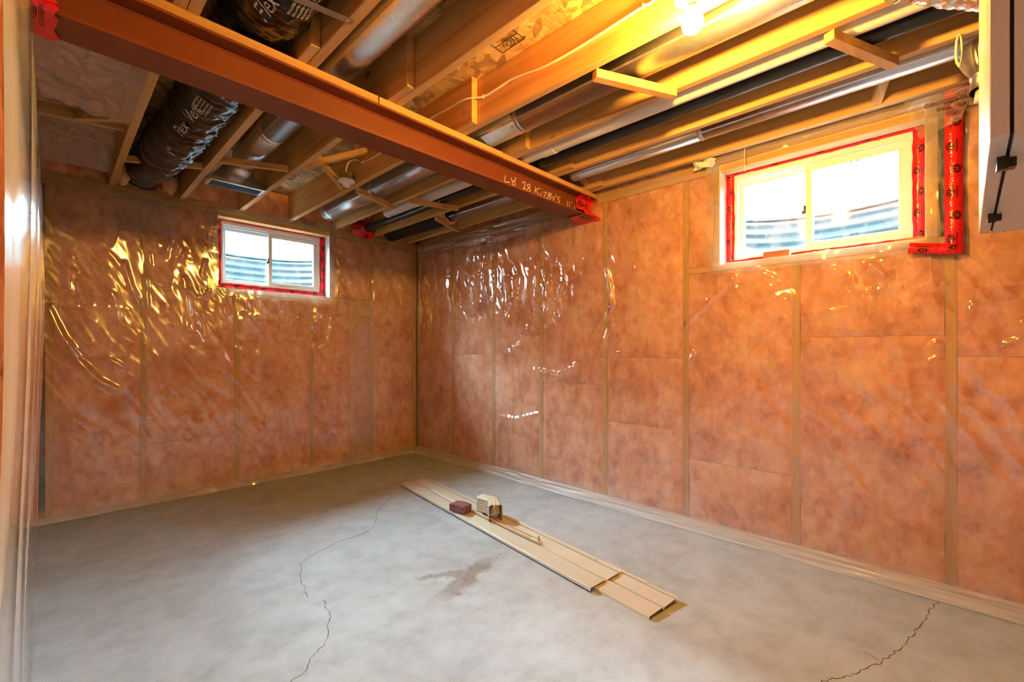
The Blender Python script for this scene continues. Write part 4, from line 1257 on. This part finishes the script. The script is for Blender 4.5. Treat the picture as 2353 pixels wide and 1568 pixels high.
# axis path: starts at the rear, horizontal towards the camera, bends in the horizontal plane
d0 = Vector((0.10, -1.0, 0)).normalized(); d1 = Vector((-0.58, -0.80, -0.12)).normalized()
stations = []
pos = Vector((0.025, 0.085, 0.047))
for i in range(7): stations.append((pos + d0 * (0.012 * i), d0, 1.0))
last = stations[-1][0]
for i in range(1, 21):
    t = i / 20; d = d0.lerp(d1, t).normalized()
    last = last + d * 0.0030
    stations.append((last, d, 1.0 + 0.075 * (i % 4 in (1, 2))))
for i in range(1, 5): stations.append((last + d1 * (0.014 * i), d1, 1.04 + 0.03 * i))
o_ = 0
for (p, d, sc_) in stations:
    s = d.cross(Vector((0, 0, 1))).normalized()
    for (x, y) in sec: em.v.append(tuple(p + s * x * sc_ + Vector((0, 0, y * (1 + (sc_ - 1) * 0.3)))))
ns_ = len(sec)
for i in range(len(stations) - 1):
    for k in range(ns_):
        em.f.append((i * ns_ + k, i * ns_ + (k + 1) % ns_, (i + 1) * ns_ + (k + 1) % ns_, (i + 1) * ns_ + k))
eo = em.build('ribbed_pipe', 'elbow_paint', EL, False, None, None, 60)
so = eo.modifiers.new('wall', 'SOLIDIFY'); so.thickness = 0.0012; so.offset = -1
# bright bare metal lining seen in the open end
lm_ = MB()
pe, de, _q = stations[-1]
s = de.cross(Vector((0, 0, 1))).normalized()
inner = rrect(0.0715, 0.088, 0)
for q in range(5):
    for (x, y) in inner:
        lm_.v.append(tuple(pe - de * (0.001 + 0.016 * q) + s * x * (1 - 0.03 * q) + Vector((0, 0, y * (1 - 0.03 * q)))))
ni = len(inner)
for q in range(4):
    for k in range(ni): lm_.f.append((q * ni + k, q * ni + (k + 1) % ni, (q + 1) * ni + (k + 1) % ni, (q + 1) * ni + k))
lm_.f.append(tuple(4 * ni + k for k in range(ni)))
lm_.build('bare_metal_lining', 'galvanised', EL, True)

# thin strips along the groove
def strip(name, label, a, b, w, h, mat, lift):
    root = thing(name, label, 'strip', (a[0], a[1], lift))
    d = Vector((b[0] - a[0], b[1] - a[1], 0))
    MB().bar((0, 0, h / 2), (d.x, d.y, h / 2), w, h).build('strip_body', mat, root)
    return root, d
strip('trim_strip', 'pale thin trim strip reaching under the mauve brick from the far end', (2.098, 2.90), (2.035, 2.44), 0.016, 0.010, 'strip_white', 0.0315)
s1, d1_ = strip('trim_strip', 'light wooden strip running from the brick under the elbow to a stickered end', (2.04, 2.46), (1.962, 1.662), 0.013, 0.012, 'strip_wood', 0.0315)
MB().bar((d1_.x * 0.90, d1_.y * 0.90, 0.0125), (d1_.x * 0.96, d1_.y * 0.96, 0.0125), 0.012, 0.001).build('sticker', 'upvc', s1)
MB().lathe([(0, 0), (0.003, 0), (0.003, 0.018), (0, 0.018)], (d1_.x * 0.985, d1_.y * 0.985, 0.011), (0, 0, 1), 8).build('peg', 'brick_mauve', s1)
s2, d2_ = strip('trim_strip', 'slim wooden strip lying just right of the stickered one', (2.03, 2.10), (1.995, 1.70), 0.010, 0.010, 'strip_wood', 0.0315)
MB().lathe([(0, 0), (0.003, 0), (0.003, 0.016), (0, 0.016)], (d2_.x * 0.985, d2_.y * 0.985, 0.009), (0, 0, 1), 8).build('peg', 'brick_mauve', s2)

# orange sponge on the sill of the right window
sp = MB().bbox(-0.066, 0.066, -0.024, 0.024, 0, 0.040, 0.003)
so_ = sp.build('sponge_block', 'sponge', None, False, (X1 + 0.040, 0.685, OPEN_B[2] + 0.001), (0, 0, R(-88)), 40)
tag(so_, 'orange sponge block on the sill of the right window', 'sponge')

# crumbs in the dust
cr = MB()
for i in range(150):
    t = random.random()
    x = 1.66 - 0.40 * t + random.gauss(0, 0.05); y = 1.79 - 0.11 * t + random.gauss(0, 0.035)
    if i > 125: x = random.uniform(0.6, 2.6); y = random.uniform(0.9, 3.0)
    r_ = random.uniform(0.0012, 0.0045) * (1.6 if random.random() < 0.1 else 1)
    vs = [Vector((random.uniform(-1, 1), random.uniform(-1, 1), random.uniform(0, 1))) * r_ for _ in range(4)]
    b_ = Vector((x, y, 0.0004))
    cr.add([b_ + q for q in vs], [(0, 1, 2), (0, 2, 3), (0, 3, 1), (1, 3, 2)])
tag(cr.build('debris', 'crumb'), 'scattered brown crumbs and grit in the swept dust on the floor', 'debris', kind='stuff')

# ================================================================== LOOSE FILM, TAPE AND PRINT ON THE PLASTIC
def film(name, label, corners, n, mat, amp, seed, group=None, fu=5.0):
    """a loose sheet spanned by four corners (A,B along the top, D,C along the bottom)"""
    A, B, C, D = [Vector(c) for c in corners]
    nrm = (B - A).cross(D - A).normalized()
    mb = MB()
    for j in range(n + 1):
        for i in range(n + 1):
            u, v = i / n, j / n
            p = A.lerp(B, u).lerp(D.lerp(C, u), v)
            h = float(fbm(np.array(u * fu), np.array(v * 5.0), 3, ox=seed, oy=seed * 2)) - 0.45
            mb.v.append(tuple(p + nrm * h * amp))
    w = n + 1
    mb.f = [(j * w + i, j * w + i + 1, (j + 1) * w + i + 1, (j + 1) * w + i) for j in range(n) for i in range(n)]
    return tag(mb.build(name, mat, None, True), label, 'plastic sheet', group)
film('plastic_flap', 'loose hazy plastic flap stapled under the joists in the upper left corner',
     [(XC, 2.04, 2.22), (0.285, 2.06, 2.315), (0.285, 3.06, 2.316), (XC + 0.03, 2.95, 2.315)], 26, 'plastic_milky', 0.05, 3)
film('plastic_flap', 'hanging film behind the joists over the back wall in the upper left corner',
     [(XC, 3.35, 2.53), (0.287, 3.40, 2.53), (0.287, 4.05, 2.35), (XC, 4.05, 2.35)], 20, 'plastic_milky', 0.03, 8)
film('plastic_flap', 'translucent film flap printed with standards text beside the right window',
     [(X1 - 0.060, 0.135, 2.335), (X1 - 0.066, -0.115, 2.335), (X1 - 0.060, -0.060, 2.175), (X1 - 0.055, 0.075, 2.13)], 16, 'plastic_flap', 0.012, 5)
# printed text on that flap
def wall_text(body, size, y_left, z, x):
    vs, fs = text_flat(body, size, 0.0, 0.0014)
    mb = MB().add([(x, y_left - q[0], z + q[1]) for q in vs], fs)
    o = mb.build('printed_text', 'ink_violet', PRT)
PRT = thing('printed_lettering', 'dark standards lettering printed on the film flap beside the right window', 'lettering', (0, 0, 0))
wall_text('CAN/CGSB-51.34', 0.022, 0.060, 2.262, X1 - 0.074)
wall_text('6 MIL  150 \u00b5', 0.020, 0.018, 2.234, X1 - 0.074)
wall_text('(080)', 0.020, -0.012, 2.206, X1 - 0.074)

TP = thing('tape_strip', 'long vertical red sheathing tape on the plastic right of the right window', 'tape', (X1, -0.035, 1.6))
def tape_pts(a, b, w, nm='red_tape'):
    pts = [Vector(a).lerp(Vector(b), i / 24) - Vector((X1, -0.035, 1.6)) for i in range(25)]
    MB().ribbon(pts, (-1, 0, 0), [w * random.uniform(0.97, 1.03) for _ in pts], 0.001, 0.006).build(nm, 'red_tape', TP, True)
tape_pts((X1 - 0.034, -0.037, 2.335), (X1 - 0.034, -0.038, 1.585), 0.060)
TP2 = thing('tape_strip', 'short horizontal red sheathing tape under the lower right corner of the right window', 'tape', (X1, 0.02, 1.615))
pts = [Vector((-0.040, 0.095 - 0.16 * i / 12, 0.018 - 0.03 * i / 12)) for i in range(13)]
MB().ribbon(pts, (-1, 0, 0), 0.048, 0.001, 0.004).build('tape_body', 'red_tape', TP2, True)
TP3 = thing('tape_strip', 'red sheathing tape running up over the plastic under the last joist', 'tape', (X1, -0.06, 2.32))
pts = [Vector((-0.045, 0.05 - 0.22 * i / 12, -0.02 + 0.035 * i / 12)) for i in range(13)]
MB().ribbon(pts, (-1, 0, 0), 0.060, 0.001, 0.004).build('tape_body', 'red_tape', TP3, True)

# crumpled white foam scrap stuck on top of the right wall
fs_ = MB()
for j in range(5):
    for i in range(7):
        fs_.v.append((X1 - 0.05 + 0.02 * math.sin(i * 1.7 + j), 1.13 - 0.022 * i, ZJ - 0.045 + 0.014 * j + 0.006 * math.sin(i * 2.1 + j * 1.3)))
fs_.f = [(j * 7 + i, j * 7 + i + 1, (j + 1) * 7 + i + 1, (j + 1) * 7 + i) for j in range(4) for i in range(6)]
fo_ = fs_.build('foam_scrap', 'film_white', None, False)
fm_ = fo_.modifiers.new('thick', 'SOLIDIFY'); fm_.thickness = 0.008
tag(fo_, 'crumpled white foam scrap on the plate left of the right window', 'scrap')

def wall_film(label, px_box, seed):
    (ax, ay), (bx, by), (cx_, cy_), (dx, dy) = px_box
    P = []
    for q in px_box:
        p = on_y(*q, Y1 - 0.040); P.append(p)
    film('plastic_flap', label, P, 18, 'plastic_flap', 0.010, seed)
wall_film('hazy overlapping plastic strip on the back wall right of the left window', [(803, 695), (858, 690), (864, 1046), (806, 1058)], 12)
wall_film('hazy overlapping plastic patch on the back wall left of the left window', [(236, 436), (410, 466), (402, 548), (240, 522)], 15)

film('plastic_flap', 'wrinkled film fold along the top of the right wall between corner and beam',
     [on_x(968, 556, X1 - 0.045), on_x(1322, 468, X1 - 0.045), on_x(1322, 512, X1 - 0.045), on_x(968, 596, X1 - 0.045)], 40, 'plastic_flap', 0.05, 21)

film('plastic_hem', 'bunched loose hem of plastic along the foot of the right wall',
     [(X1 - 0.030, 4.20, 0.085), (X1 - 0.030, -1.20, 0.080), (X1 - 0.056, -1.20, 0.004), (X1 - 0.056, 4.20, 0.004)], 90, 'plastic_hem', 0.024, 27, None, 40.0)
